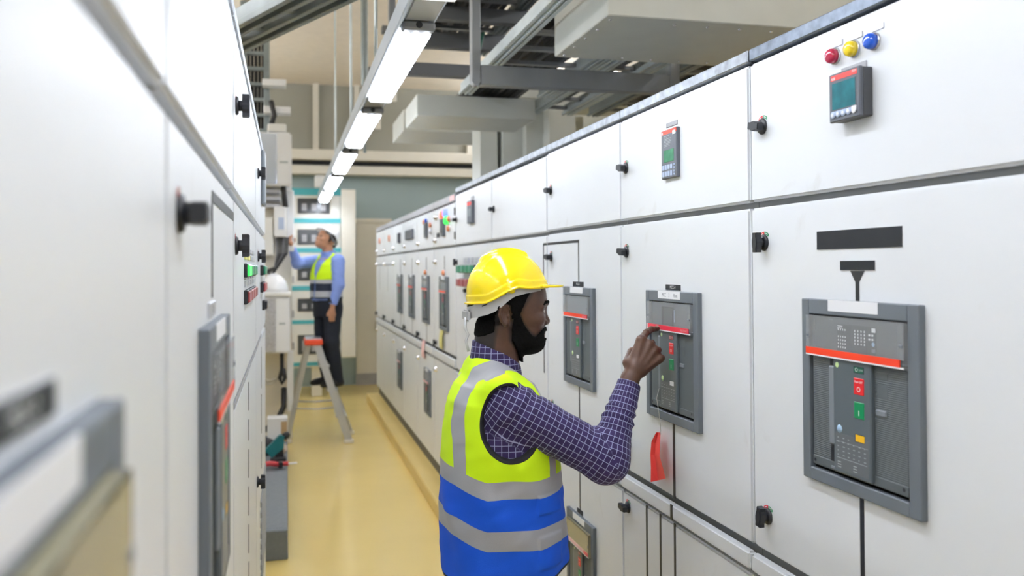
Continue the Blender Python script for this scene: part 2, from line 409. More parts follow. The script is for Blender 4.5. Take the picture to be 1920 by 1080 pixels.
# ---- A : red / yellow / blue pilot lamps
A = Cab('pale grey cabinet with red, yellow and blue lamps over a square meter', 'R', 1.889, .838, GR, trim='galv_dark')
d = A.door(1.806, 2.148, name='upper_door')
A.knob(d, 1.828, 1.985, 100)
for Y, m in ((1.545, 'lampred'), (1.484, 'lampyel'), (1.424, 'lampblue')): A.lamp(d, Y, 2.083, m, .0155, .021)
for Y in (1.548, 1.486, 1.423): A.plate(d, Y-.027, Y+.027, 2.1015, 2.1125, 'silver')
A.plate(d, 1.447, 1.525, 2.040, 2.053, 'trim_grey')
mroot = bpy.data.objects.new('power_meter', None); COL.objects.link(mroot); mroot.parent = A.r; mroot.location = (A.X(1.478), 0, 1.990)
b = MB(); b.box(-.047, .047, -.022, .001, -.047, .047, M['meterside'], .002); b.build('casing', mroot)
b = MB(); b.box(-.048, .048, -.030, -.021, -.048, .048, M['metergrey'], .002)
b.box(-.041, .041, -.0306, -.029, .034, .044, M['paperred']); b.text('ABB', .0075, -.033, -.0309, .0375, M['wtext']); b.text('M2M', .0065, .033, -.0309, .0405, M['wtext']); b.build('front_frame', mroot)
b = MB(); b.box(-.038, .038, -.0308, -.029, -.027, .030, M['metergrey'], .001); b.box(-.036, .036, -.0313, -.030, -.024, .028, M['screen']); b.build('screen', mroot)
b = MB(); b.box(-.040, .038, -.0309, -.029, -.036, -.027, M['key']); b.build('key_strip', mroot)
for i in range(5):
    b = MB(); b.lathe([(.0068, 0), (.0068, .0014), (.005, .002)], (-.034+.0165*i, -.0305, -.034), (0, -1, 0), M['key'] if i < 4 else M['white'], 16)
    if i == 4: b.box(-.034+.066-.0068, -.034+.066+.0068, -.0317, -.030, -.034, -.026, M['white'])
    else: b.lathe([(.0035, .002), (.0035, .0025), (.0022, .0026)], (-.034+.0165*i, -.0305, -.034), (0, -1, 0), M['white'], 12)
    b.build('key_button', mroot)
d = A.door(.987, 1.802, name='middle_door')
A.knob(d, 1.826, 1.713, 0); A.knob(d, 1.822, 1.078, 8)
A.plate(d, 1.353, 1.615, 1.692, 1.730); A.plate(d, 1.430, 1.536, 1.6495, 1.668)
x = A.X(1.484)
b = MB(); b.prism([(x-.0055, 1.588), (x+.0055, 1.588), (x+.0055, 1.626), (x+.021, 1.648), (x-.021, 1.648), (x-.0055, 1.626)], .001, -.0012, M['black']); b.build('mimic_or_seam_line', d)
A.line(d, 1.478, 1.213, 1.478, .99)
breaker(A, d, 1.657, 1.211, W=.359, cover='panel', label='')
d = A.door(.925, .98, name='cable_channel_cover', y=-.010)
d = A.door(.2, .922, name='lower_door'); A.line(d, 1.478, .92, 1.478, .22)

# ---- B : the breaker the man points at
B = Cab('pale grey cabinet whose breaker labelled MCC 3 the pointing finger touches', 'R', 2.727, .838, GR)
d = B.door(1.806, 2.148, name='upper_door'); B.knob(d, 2.678, 1.982, 100)
B.plate(d, 2.285, 2.360, 2.064, 2.077, 'trim_grey', 'FEEDER 3', .008, 'dtext')
m2 = bpy.data.objects.new('protection_relay', None); COL.objects.link(m2); m2.parent = B.r; m2.location = (B.X(2.322), 0, 1.984)
b = MB(); b.box(-.051, .051, -.012, .001, -.071, .071, M['metergrey'], .002); b.build('casing', m2)
b = MB(); b.box(-.050, .050, -.0128, -.011, .058, .069, M['redstripe']); b.box(-.048, -.036, -.0131, -.012, .0585, .066, M['paperpink']); b.box(.028, .047, -.0132, -.012, .052, .063, M['white']); b.build('top_band', m2)
b = MB(); b.box(-.034, .034, -.0130, -.011, -.024, .012, M['screen_green'], .001); b.build('screen', m2)
b = MB(); rr = random.Random(5)
for k in range(8): b.box(-.03, -.03+rr.uniform(.02, .05), -.0126, -.011, .022+.0042*k, .0234+.0042*k, M['dtext'])
b.build('printed_legend', m2)
for r_ in range(2):
    for c_ in range(4): MB().box(-.043+.018*c_, -.030+.018*c_, -.0136, -.011, -.046-.019*r_, -.031-.019*r_, M['key'], .001).build('key_button', m2)
    for c_ in range(2): MB().cyl((.038, -.0136, -.034-.019*r_-.009*c_), (.038, -.011, -.034-.019*r_-.009*c_), .003, M['key'], n=10).build('status_light', m2)
d = B.door(.987, 1.802, name='middle_door')
B.knob(d, 2.679, 1.707, 100); B.knob(d, 2.672, 1.079, 100)
B.plate(d, 2.273, 2.373, 1.590, 1.606, txt='MCC-3', size=.0125)
B.line(d, 2.328, 1.213, 2.328, .99, .014)
breaker(B, d, 2.496, 1.209, W=.350, cover='window', stripe='pinkstripe', label=('MCC', '3', 'Rsvn'), tinted=False)
d = B.door(.925, .98, name='cable_channel_cover', y=-.010); MB().box(B.X(2.335), B.X(2.321), -.0112, -.009, .931, .974, M['black']).build('mimic_or_seam_line', d)
d = B.door(.2, .922, name='lower_door'); B.knob(d, 2.683, .872, 95)
for Y in (2.53, 2.428, 2.328): B.line(d, Y, .919, Y, .22, .011)

# ---- C
C = Cab('pale grey cabinet with two stacked breakers, behind the checked forearm', 'R', 3.581, .854, GR)
d = C.door(1.806, 2.148, name='upper_door'); C.knob(d, 3.521, 1.981, 95)
d = C.door(.987, 1.802, name='middle_door'); C.knob(d, 3.520, 1.700, 95); C.knob(d, 3.519, 1.077, 0)
C.line(d, 3.575, 1.757, 3.160, 1.757, .010); C.line(d, 3.165, 1.757, 3.165, 1.60, .010)
C.plate(d, 3.107, 3.232, 1.583, 1.602, txt='MCC-4', size=.013)
breaker(C, d, 3.325, 1.206, W=.346, H=.375, cover='plain', stripe='redstripe', label='', tinted=False)
C.line(d, 3.168, 1.208, 3.168, .99, .010)
d = C.door(.925, .98, name='cable_channel_cover', y=-.010)
d = C.door(.2, .922, name='lower_door'); C.line(d, 3.168, .919, 3.168, .735, .010)
C.plate(d, 3.135, 3.2, .718, .736)
breaker(C, d, 3.30, .335, W=.31, H=.38, cover='plain', stripe='paperpink', label='', tinted=True)

# ---- D
D = Cab('pale grey cabinet with a blank top door, directly behind the yellow helmet', 'R', 4.618, 1.037, GR, trim='galv')
d = D.door(1.802, 2.140, name='upper_door'); D.knob(d, 4.569, 1.971, 90, False)
d = D.door(.987, 1.798, name='middle_door'); D.line(d, 3.637, 1.757, 3.59, 1.757, .010); D.line(d, 3.637, 1.757, 3.637, 1.2, .010); D.knob(d, 4.56, 1.69, 0, False)
d = D.door(.925, .98, name='cable_channel_cover', y=-.010); d = D.door(.2, .922, name='lower_door'); D.knob(d, 4.56, .87, 0, False)
b = MB(); b.tube([(.28+.03*math.cos(t), .2, 2.205+.03*math.sin(t)) for t in [2*PI*i/16 for i in range(16)]], .009, M['brass'], closed=True); b.cyl((.28, .2, 2.17), (.28, .2, 2.185), .014, M['brass']); b.build('lifting_eye', D.r)

# ---- E
E_ = Cab('pale grey cabinet with tall slim relay above green and red push buttons', 'R', 5.668, 1.05, GR)
d = E_.door(1.802, 2.140, name='upper_door'); E_.knob(d, 5.636, 1.971, 90, False)
b = MB(); b.box(E_.X(5.20), E_.X(5.06), -.02, .001, 1.922, 2.058, M['metergrey'], .003); b.box(E_.X(5.19), E_.X(5.07), -.021, -.019, 2.03, 2.05, M['paperred']); b.box(E_.X(5.18), E_.X(5.08), -.0212, -.019, 1.965, 2.01, M['lever']); b.box(E_.X(5.16), E_.X(5.08), -.003, .001, 2.065, 2.085, M['trim_grey']); b.build('protection_relay', E_.r)
d = E_.door(.987, 1.798, name='middle_door'); E_.knob(d, 5.62, 1.692, 0, False)
E_.block(d, [5.36, 5.24, 5.12, 5.0], 1.648, 'knob', ['dullgreen']*4, .11, .05, .05, 'silver')
E_.block(d, [5.36, 5.24, 5.12, 5.0], 1.565, 'knob', ['dullred']*4, .11, .05, .05, 'silver')
E_.knob(d, 5.28, 1.514, 90, False)
d = E_.door(.925, .98, name='cable_channel_cover', y=-.010); d = E_.door(.2, .922, name='lower_door'); E_.knob(d, 5.62, .87, 0, False)

# ---- F : six narrower cabinets to the end of the row
ys = [5.672 + .88*i for i in range(7)]
flab = ['narrow cabinet with lit red, blue and green lamps beside a meter',
        'narrow cabinet with two breakers, next to the one with lit lamps',
        'narrow cabinet with a wide block of four meters under a white plate',
        'narrow cabinet with a single small meter beside the four-meter cabinet',
        'narrow cabinet with one orange lamp and no breaker, before the end cabinet',
        'narrow end cabinet of the row with one orange lamp, beside the beige door']
F = []
for i in range(6):
    c = Cab(flab[i], 'R', ys[i+1], .878, GR, top=2.15, trim='trim_grey', trim_h=.05)
    u = c.door(1.802, 2.095, name='upper_door'); m = c.door(1.06, 1.798, name='middle_door')
    s_ = c.door(.985, 1.055, name='cable_channel_cover', y=-.010); l = c.door(.2, .98, name='lower_door')
    yl = ys[i+1]
    for dd, z in ((u, 1.86), (m, 1.70), (l, .9)):
        put('chrome', dd, .10, z)
    c.knob(m, yl-.1, 1.1, 0, False)
    if i < 4:
        breaker(c, m, (6.26, 7.09, 7.91, 8.73)[i], 1.215, W=.34, H=.38, cover='plain', stripe='redstripe', label='')
        yc = (6.09, 6.92, 7.74, 8.56)[i]
        c.line(m, yc, 1.6, yc, 1.74, .02); c.line(m, yc, 1.21, yc, 1.08, .012)
        if i < 2: c.lamp(m, yc, 1.62, 'orange', .02)
        c.line(s_, yl-.02, 1.048, ys[i]+.02, 1.048, .016)
    else:
        c.line(m, yl-.1, 1.69, ys[i]+.05, 1.69, .02, 'trim_grey'); c.line(m, yl-.4, 1.69, yl-.4, 1.4, .02, 'trim_grey')
        c.line(m, yl-.4, 1.69, yl-.4, 1.4, .02, 'trim_grey')
    F.append((c, u, m, l))
c, u, m, l = F[0]
c.lamp(u, 6.117, 2.030, 'lamp_on_red', .03, .03); c.lamp(u, 5.99, 2.035, 'lamp_on_blue', .03, .03); c.lamp(u, 5.95, 1.985, 'lamp_on_green', .03, .03)
c.lamp(u, 5.87, 1.99, 'orange', .02); c.lamp(u, 5.89, 1.925, 'orange', .02)
c.meter(u, 6.1, 1.945, .10, .13); c.plate(u, 6.28, 6.42, 1.878, 1.912); c.line(u, 6.27, 1.91, 6.27, 2.04, .02)
put('chrome', u, c.X(6.42), 2.03); MB().box(c.X(5.86), c.X(5.70), -.004, .0, 2.108, 2.142, M['paperpink']).build('rating_label', c.r)
for z in (1.87, 2.03): MB().box(c.w-.03, c.w-.004, -.006, .001, z-.025, z+.025, M['plinth'], .002).build('hinge', u)
c, u, m, l = F[1]
c.lamp(u, 6.97, 2.022, 'orange', .022); c.lamp(u, 6.87, 2.026, 'lampblue', .022); c.lamp(u, 6.66, 1.985, 'orange', .02); c.lamp(u, 6.66, 1.935, 'silver', .02)
c.meter(u, 6.88, 1.955, .10, .12)
breaker(c, l, 7.0, .5, W=.3, H=.36, cover='plain', stripe='paperpink', tinted=False, label='')
c, u, m, l = F[2]
c.meter(u, 7.85, 1.957, .46, .085, .02, 4); c.plate(u, 7.62, 8.08, 2.03, 2.055, 'white')
c, u, m, l = F[3]
c.meter(u, 8.60, 1.95, .12, .1)
breaker(c, l, 8.75, .475, W=.32, H=.37, cover='plain', stripe='paperpink', label='')
for k, Y in ((4, 9.46), (5, 10.46)):
    c, u, m, l = F[k]; c.lamp(u, Y, 1.975, 'orange', .035, .02)

# ---- facing row
L1 = Cab('white cabinet with a floor-reflection tan coloured into its breaker cover, in the row facing the man', 'L', -.25, 1.05, GL, depth=.8)
d = L1.door(1.81, 2.148, name='upper_door'); d = L1.door(.987, 1.803, name='middle_door'); L1.knob(d, .72, 1.2, 0)
L1.plate(d, .32, .42, 1.597, 1.613, txt='MCC-2', size=.0125)
breaker(L1, d, .165, 1.211, W=.358, cover='panel', label='', tinted=True)  # cover coloured tan for the yellow floor reflected in it
L1.door(.925, .98, name='cable_channel_cover', y=-.010); L1.door(.2, .922, name='lower_door')
L2 = Cab('white cabinet with a breaker under an inverted-L black line and a black knob', 'L', .80, .975, GL, depth=.8)
d = L2.door(1.81, 2.148, name='upper_door'); d = L2.door(.987, 1.803, name='middle_door'); L2.knob(d, .885, 1.713, 90)
L2.line(d, 1.270, 1.62, 1.270, 1.760, .012); L2.line(d, 1.270, 1.760, 1.769, 1.760, .016)
L2.plate(d, 1.20, 1.31, 1.596, 1.615, 'silver', 'Q2', .012, 'ink')
breaker(L2, d, 1.075, 1.211, W=.375, cover='panel', label='')
L2.door(.925, .98, name='cable_channel_cover', y=-.010); L2.door(.2, .922, name='lower_door')
L3 = Cab('white cabinet with lit green and dull red push-button rows near its knob', 'L', 1.777, 1.263, GL, depth=.8)
d = L3.door(1.81, 2.148, name='upper_door'); L3.knob(d, 1.86, 1.992, 0)
d = L3.door(1.392, 1.803, name='middle_door'); L3.knob(d, 1.84, 1.706, 0)
L3.block(d, [2.27, 2.43, 2.59, 2.75], 1.655, 'knob', ['lamp_on_green', 'dullgreen', 'dullgreen', 'dullgreen'], .15, .034, .014)
L3.block(d, [2.27, 2.43, 2.59, 2.75], 1.590, 'knob', ['dullred']*4, .15, .034, .014)
for i in range(4):
    for z, mm in ((1.682, 'paperyel'), (1.700, 'silver'), (1.616, 'silver'), (1.632, 'silver')): L3.plate(d, 2.22+.16*i, 2.32+.16*i, z, z+.012, mm if i < 2 else 'silver', th=.004)
L3.line(d, 1.785, 1.3905, 3.03, 1.3905, .011, 'trim_grey'); d = L3.door(.2, 1.388, name='lower_door')  # grey strip over the door seam, its dark gap put in as colour
for z0, z1 in ((1.28, 1.37), (1.2, 1.27), (1.1, 1.19), (1.0, 1.09), (.9, .99), (.82, .89)): L3.line(d, 2.45, z0, 2.45, z1-.015, .012)
L4 = Cab('white cabinet at the far end of that row, with slim grey meter seen side-on', 'L', 3.04, 1.31, GL, depth=.8)
d = L4.door(1.81, 2.148, name='upper_door'); L4.knob(d, 3.25, 2.0, 0)
b = MB(); b.box(L4.X(3.66), L4.X(3.84), -.016, .001, 1.92, 2.14, M['lever'], .006); b.build('slim_meter', L4.r)
d = L4.door(1.392, 1.803, name='middle_door'); L4.knob(d, 3.25, 1.703, 0)
L4.block(d, [3.62, 3.8], 1.652, 'knob', ['dullgreen', 'dullgreen'], .16, .04, .02); L4.block(d, [3.62, 3.8], 1.585, 'knob', ['dullred', 'dullred'], .16, .04, .02); L4.block(d, [3.86], 1.505, 'knob', ['knob'], .14, .04, .02)
L4.line(d, 3.05, 1.3905, 3.66, 1.3905, .011, 'trim_grey'); d = L4.door(.2, 1.388, name='lower_door'); L4.knob(d, 3.12, .93, 0)  # seam between these doors also covered in grey to draw its shade
for z0, z1 in ((1.18, 1.36), (1.0, 1.17), (.86, .98)): L4.line(d, 3.65, z0, 3.65, z1-.015, .012)
b = MB()
for k in range(9): b.box(L4.X(3.5), L4.X(4.2), -.006, .001, .42+.04*k, .443+.04*k, M['carcass'], .004)
b.build('vent_louvre', d)
# ------------------------------------------------------------------ room
M['floor'] = mat('yellow_epoxy_floor', (.75, .57, .20), .22, noise=.05, nscale=1.2, coat=.15)
M['kerb'] = mat('yellow_kerb', (.66, .49, .17), .35, noise=.05, nscale=2)
M['ceil'] = mat('ceiling_paint', (.88, .79, .67), .8, noise=.03)
M['wall'] = mat('wall_paint_white', (.62, .62, .58), .75, noise=.03)
M['wall_upper'] = mat('wall_paint_olive_grey', (.36, .36, .31), .7, noise=.06, nscale=1)
M['wall_teal'] = mat('wall_paint_blue_grey', (.33, .42, .44), .65, noise=.04, nscale=1.5)
M['beige'] = mat('beige_paint', (.74, .71, .63), .5, noise=.02)
M['duct'] = mat('duct_paint', (.62, .64, .60), .45, noise=.02)
M['duct2'] = mat('busduct_paint', (.56, .57, .52), .4, noise=.03)
M['steel'] = mat('grey_painted_steel', (.26, .27, .28), .42, metal=.15, noise=.06)
M['steel_dk'] = mat('dark_painted_steel', (.16, .165, .175), .45, metal=.1)
M['zinc'] = mat('zinc_channel', (.56, .62, .63), .42, metal=.35, noise=.08, nscale=12)
M['zinc_dk'] = mat('weathered_zinc_channel', (.22, .255, .26), .4, metal=.4, noise=.1, nscale=9)
M['cable'] = mat('black_cable', (.012, .012, .014), .5)
M['cablegrey'] = mat('grey_cable', (.10, .10, .11), .5)
M['reflector'] = mat('white_reflector', (.85, .85, .83), .3)
M['trunk'] = mat('trunking_blue_grey', (.58, .65, .74), .35)
M['trunk_gloss'] = mat('trunking_gloss', (.50, .50, .46), .16, metal=.2)
M['tube'] = mat('lit_tube', (1, 1, 1), .4, emit=(.845, .91, 1.03), estr=19.5)
M['teal'] = mat('teal_stripe', (.07, .40, .46), .4)
M['cabwhite'] = mat('off_white_enclosure', (.74, .74, .71), .35)
M['boxwhite'] = mat('white_enclosure', (.78, .79, .80), .3)
M['mirror'] = mat('polished_cover', (.66, .74, .88), .22, metal=.7)
M['smoke'] = mat('smoked_window', (.07, .075, .08), .12)
M['cardboard'] = mat('cardboard', (.42, .29, .15), .7)
M['mat'] = ribbed('grey_rubber_step', (.15, .17, .19), .6, 0)
M['alu'] = mat('ladder_aluminium', (.52, .53, .54), .36, metal=.7)
M['laddred'] = mat('ladder_red_cap', (.80, .08, .03), .4)

def slab(name, x0, x1, y0, y1, z0, z1, m):
    return struct(MB().box(x0, x1, y0, y1, z0, z1, M[m]).build(name))
BY = 12.6     # back wall
slab('floor', -4, 5, -4, BY+.2, -.12, 0, 'floor')
slab('ceiling', -4, 5, -4, BY+.2, 4.25, 4.37, 'ceil')
struct(MB().box(-4, 5, BY, BY+.15, 2.30, 2.98, M['wall_teal']).box(-4, 5, BY, BY+.15, 0, 2.30, M['wall_teal']).box(-4, 5, BY, BY+.15, 2.98, 4.25, M['wall_upper']).build('wall_back'))
slab('wall_left', -4.1, -4, -4, BY, 0, 4.25, 'wall'); slab('wall_right', 5, 5.1, -4, BY, 0, 4.25, 'wall'); slab('wall_front', -4, 5, -4.1, -4, 0, 4.25, 'wall')
struct(MB().box(.96, 5, -4, 11.0, 0, .1, M['kerb'], .01).box(-4, -.24, -4, 4.42, 0, .1, M['kerb'], .01).build('trim_1'))
b = MB(); b.box(.955, 1.42, BY-.05, BY, 0.0, 2.30, M['beige'], .006); b.box(.95, 1.43, BY-.055, BY, 0, .16, M['trim_grey'])
o = struct(b.build('door_1'))
b = MB(); b.box(1.235, 1.275, BY-.1, BY-.05, .78, .95, M['knob'], .008); b.build('door_handle', o)
slab('trim_2', .90, 1.46, BY-.06, BY, 2.30, 2.36, 'beige')
# bare pillars against the back wall
for k, (x0, x1) in enumerate(((.36, .44), (.93, 1.0), (2.56, 2.68))):
    slab('trim_%d' % (k+3), x0, x1, BY-.10, BY, 3.26, 4.25, 'beige')

# two long trunkings along the back wall
for nm, z0, z1, lab in (('cable_trunking', 3.16, 3.30, 'upper long beige trunking on the back wall, above the dark gap'), ('cable_trunking', 2.965, 3.09, 'lower long beige trunking on the back wall, under the dark gap')):
    b = MB(); b.box(-1.4, 3.2, BY-.28 if z1 > 3.2 else BY-.2, BY-.001, z0, z1, M['beige'], .008)
    tag(b.build(nm), lab, 'trunking', 'trunkings on the back wall')
b = MB(); b.box(-1.4, 3.2, BY-.12, BY-.001, 3.09, 3.16, M['cable']); tag(b.build('gap_shade'), 'black strip standing in for the shaded gap between the two beige trunkings on the back wall', 'gap shade')  # black strip painted in for the shade between the trunkings

# ------------------------------------------------------------------ lamps and their rail
LX, LZ = .462, 2.5
b = MB(); b.box(LX-.072, LX+.066, -2.4, 11.48, LZ+.052, LZ+.125, M['trunk'], .006); b.box(LX-.080, LX-.066, -2.4, 11.48, LZ+.02, LZ+.06, M['trunk'], .004); b.box(LX-.05, LX+.055, -2.4, 11.48, LZ+.046, LZ+.053, M['trunk_gloss'], .003)
tag(b.build('lighting_trunking'), 'long blue-grey hanging rail that carries the fluorescent lamps', 'lamp rail')
lamp_y = [3.10 + 1.74*i for i in range(5)] + [-1.1, .62-.35]
lamp_lab = ['largest glowing lamp on the rail, with three bright prongs, beside the grey hanger', 'second glowing lamp along the rail, following the largest one', 'third glowing lamp along the rail', 'fourth glowing lamp along the rail, before the last', 'last glowing lamp on the rail, just over the teal-striped cupboard']
def fixture(y, lab, L=1.34):
    r = thing('fluorescent_lamp', lab, 'lamp', (LX, y, LZ), 0, 'fluorescent lamps on the hanging rail')
    b = MB(); b.prism([(-.062, .036), (-.034, .05), (.034, .05), (.062, .036), (.062, .03), (-.062, .03)], 0.06, L, M['reflector']); b.build('reflector', r)
    for x in (-.038, 0, .038):
        b = MB(); b.cyl((x, .075, .012), (x, L-.01, .012), .0135, M['tube'], n=12); b.build('tube', r)
    b = MB(); b.box(-.06, .06, .0, .06, .012, .045, M['steel'], .008); b.cyl((0, -.001, .03), (0, .01, .03), .012, M['knob']); b.build('end_cap', r)
    b = MB(); b.box(-.06, .06, L-.012, L+.01, -.004, .045, M['reflector'], .008); b.build('end_plate', r)
    return r
for y, l in zip(lamp_y[:5], lamp_lab): fixture(y, l)
for y in (1.36, -.38, -2.12): fixture(y, 'fluorescent lamp on the rail before the largest glowing one')
M['tube2'] = mat('added_uplight_tube', (1, 1, 1), .4, emit=(.90, .935, 1.0), estr=62.)
for i, (x, y) in enumerate([(-1.7, -1.5), (-1.7, .8), (-1.7, 3.1), (-1.7, 5.4), (-1.7, 7.7), (-1.7, 10.0), (3.0, -1.5), (3.0, 1.0), (3.0, 3.5), (3.3, 6.0), (3.3, 8.3), (3.3, 10.6)]):  # uplights added out of view to brighten the ceiling for soft ambient light
    r = thing('added_uplight', 'added tube uplight out of view, brightening the ceiling', 'lamp', (x, y, 3.60), 0, 'added uplights out of view')
    b = MB(); b.box(-.06, .06, 0, 1.5, -.07, -.01, M['reflector'], .006); b.box(-.004, .004, .2, .21, -.02, .65, M['zinc']); b.box(-.004, .004, 1.3, 1.31, -.02, .65, M['zinc']); b.build('housing', r)
    for dx in (-.04, .04): b = MB(); b.cyl((dx, .03, .03), (dx, 1.47, .03), .013, M['tube2'], n=10); b.build('tube', r)
for y, zt, lab in ((4.36, 4.25, 'thin steel rod holding the lamp rail just before the largest lamp'), (8.1, 4.25, 'thin bright steel rod holding the lamp rail near the third lamp'), (6.1, 4.25, 'thin steel rod holding the lamp rail near the second lamp')):
    b = MB(); b.cyl((LX-.03, y, LZ+.11), (LX-.03, y, zt), .009, M['zinc'], n=10); b.box(LX-.06, LX, y-.03, y+.03, LZ+.11, LZ+.125, M['zinc'])
    tag(b.build('hanger_rod'), lab, 'rod', 'rods of the lamp rail')
# pipes hanging from the ceiling
for x, y, zt, lab in ((1.02, 8.6, 4.0, 'brown-grey post with a T-shaped head, beside the largest lamp'), (1.05, 10.4, 4.0, 'brown-grey post with a T-shaped head, the lower-looking one of two'),):
    b = MB(); b.cyl((x, y, 3.3), (x, y, zt), .035, M['beige']); b.box(x-.11, x+.11, y-.06, y+.06, zt-.03, zt+.03, M['steel_dk']); b.cyl((x, y, zt), (x, y, 4.25), .015, M['steel_dk'])
    tag(b.build('drop_post'), lab, 'post', 'posts under the ceiling')
b = MB(); b.cyl((.62, 7.2, 3.15), (.62, 7.2, 4.25), .028, M['zinc_dk']); b.cyl((.62, 7.2, 2.6), (.62, 7.2, 3.2), .012, M['zinc_dk']); tag(b.build('drop_post'), 'slim dark drop rod with a thicker sleeve on top', 'post', 'posts under the ceiling')

# ------------------------------------------------------------------ steelwork and ducts above the row
b = MB()
def flat(x0, x1, y0, y1, z0, z1, m='steel', bev=.004): b.box(x0, x1, y0, y1, z0, z1, M[m], bev)
flat(.885, .93, 4.195, 4.255, 2.575, 4.25); b.cyl((.908, 4.196, 2.582), (.908, 4.254, 2.582), .0225, M['steel'])
flat(.931, 1.944, 4.20, 4.26, 2.56, 2.66); flat(1.945, 2.0, 4.2, 4.26, 2.2, 4.25); flat(.931, 1.944, 4.2, 4.26, 3.02, 3.1)
tag(b.build('trapeze_hanger'), 'grey U-shaped steel hanger whose upright stands right of the largest lamp', 'hanger', 'steel hangers over the switchgear row')
b = MB(); flat(.60, .64, 5.25, 5.31, 2.91, 4.25, 'steel_dk'); flat(.60, 2.3, 5.25, 5.31, 2.825, 2.905, 'steel_dk'); flat(.642, 2.3, 5.25, 5.31, 3.0, 3.1, 'steel_dk')
tag(b.build('trapeze_hanger'), 'darker steel hanger crossing behind the U-shaped one', 'hanger', 'steel hangers over the switchgear row')
b = MB(); flat(.70, 2.3, 4.75, 4.81, 3.03, 3.11, 'steel_dk'); flat(.70, .74, 4.75, 4.81, 3.03, 4.25, 'steel_dk'); flat(.8, 2.6, 4.0, 4.06, 3.42, 3.5, 'steel_dk'); flat(.8, .84, 4., 4.06, 3.42, 4.25, 'steel_dk')
tag(b.build('trapeze_hanger'), 'topmost dark steel hanger, seen above the tray of cables', 'hanger', 'steel hangers over the switchgear row')
def tray(name, xs, y0, y1, z, lab, ys=None, m='zinc', h=.07, rung=.3, cables=7, rm='steel', grp='cable trays over the switchgear row'):
    r = thing(name, lab, 'cable tray', (0, 0, 0), 0, grp)
    yfull = y0; y0 = ys or y0
    for i, x in enumerate(xs):
        y0 = yfull if i == 0 else (ys or yfull)
        q = MB(); q.box(x-.028, x+.028, y0, y1, z+.012, z+h, M[m], .003); q.box(x-.04, x-.02, y0, y1, z, z+.018, M[m], .002); q.box(x+.02, x+.04, y0, y1, z, z+.018, M[m], .002); q.box(x-.007, x+.007, y0+.01, y1-.01, z-.004, z+.014, M[m], .003); q.build('side_rail', r)
    y = (ys or yfull)+.05
    while y < y1:
        MB().box(xs[0]+.03, xs[-1]-.03, y, y+.04, z+.03, z+.05, M[rm]).build('rung', r); y += rung
    return r
t1 = tray('cable_tray', (1.045, 1.535), 3.0, 5.16, 2.70, 'pale zinc ladder tray with a heavy near rail running over the row', ys=3.78)
rnd = random.Random(11)
def cables(x0, x1, y0, y1, z, n, lab):
    for i in range(n):
        x = x0 + (x1-x0)*(i+.5)/n; pts = []
        for k in range(9):
            y = y0 + (y1-y0)*k/8; pts.append((x + rnd.uniform(-.012, .012), y, z + rnd.uniform(0, .012)))
        q = MB(); q.tube(pts, rnd.uniform(.015, .021), M['cable'] if i % 4 else M['cablegrey'], 7)
        tag(q.build('power_cable'), lab, 'cable', lab)
cables(1.09, 1.50, 3.78, 5.9, 2.788, 14, 'black power cable lying in the pale zinc tray')
t2 = tray('cable_tray', (1.63, 1.875), 3.78, 5.72, 2.70, 'zinc ladder tray with a thin bright end, beside the heavy-railed tray')
cables(1.68, 1.83, 3.78, 5.7, 2.785, 6, 'black power cable lying in the tray with the bright end')
t4 = tray('cable_tray', (2.06, 2.60), 3.78, 5.72, 2.70, 'darkest ladder tray, packed with cables, nearest the wall behind the row', m='zinc_dk')
cables(2.11, 2.56, 3.78, 5.7, 2.785, 14, 'black power cable packed in the darkest tray')
t3 = tray('cable_tray', (.80, 1.30), 3.2, 5.9, 3.12, 'upper ladder tray of pale rails hung under the ceiling steel', m='zinc_dk')
cables(.84, 1.26, 3.2, 5.9, 3.19, 12, 'black power cable lying in the upper tray')
b = MB(); b.tube([(1.00+.006*k*k*.2, 4.55+.03*k, 2.98-.14*math.sin(PI*k/8)) for k in range(9)], .011, mat('green_wire', (.02, .10, .07), .5)); tag(b.build('earth_cable'), 'drooping dark green earth wire behind the U-shaped hanger', 'wire')
b = MB(); b.tube([(1.30, 3.9, 2.735), (1.31, 3.9, 2.70), (1.335, 3.9, 2.685), (1.36, 3.9, 2.70), (1.37, 3.9, 2.735)], .006, M['white']); tag(b.build('cable_tie'), 'small white loop of cable tie hanging under the tray', 'cable tie')

def duct(lab, x0, x1, y0, y1, z0, z1, m='duct2', screws=True, grp='horizontal bus ducts over the switchgear row'):
    r = thing('bus_duct', lab, 'duct', ((x0+x1)/2, (y0+y1)/2, z0), 0, grp)
    cx, cy = (x0+x1)/2, (y0+y1)/2
    q = MB(); q.box(x0-cx, x1-cx, y0-cy, y1-cy, 0, z1-z0, M[m], .004); q.build('casing', r)
    if screws:
        k = 0
        for sx in (x0+.03,):
            for i in range(5):
                y = y0+.05+(y1-y0-.1)*i/4
                MB().lathe([(.007, 0), (.007, .003), (.003, .006)], (sx-cx, y-cy, 0), (0, 0, -1), M['chrome'], 8).build('screw', r)
        for i in range(7):
            x = x0+.3+.14*i
            for yy in (y0+.06, y1-.06):
                MB().lathe([(.007, 0), (.007, .003), (.003, .006)], (x-cx, yy-cy, 0), (0, 0, -1), M['chrome'], 8).build('screw', r)
    return r
duct('large pale bus duct crossing over the row, with screws along its bottom', 1.165, 3.6, 3.06, 3.73, 2.60, 2.80)
duct('short grey-white bus duct further along, beside the second lamp', .79, 1.56, 5.42, 5.95, 2.61, 2.745, 'duct', False)
duct('dull bus duct beyond the short grey-white one, next to the lamps', .86, 2.3, 6.6, 7.3, 2.70, 2.86, 'duct', False)
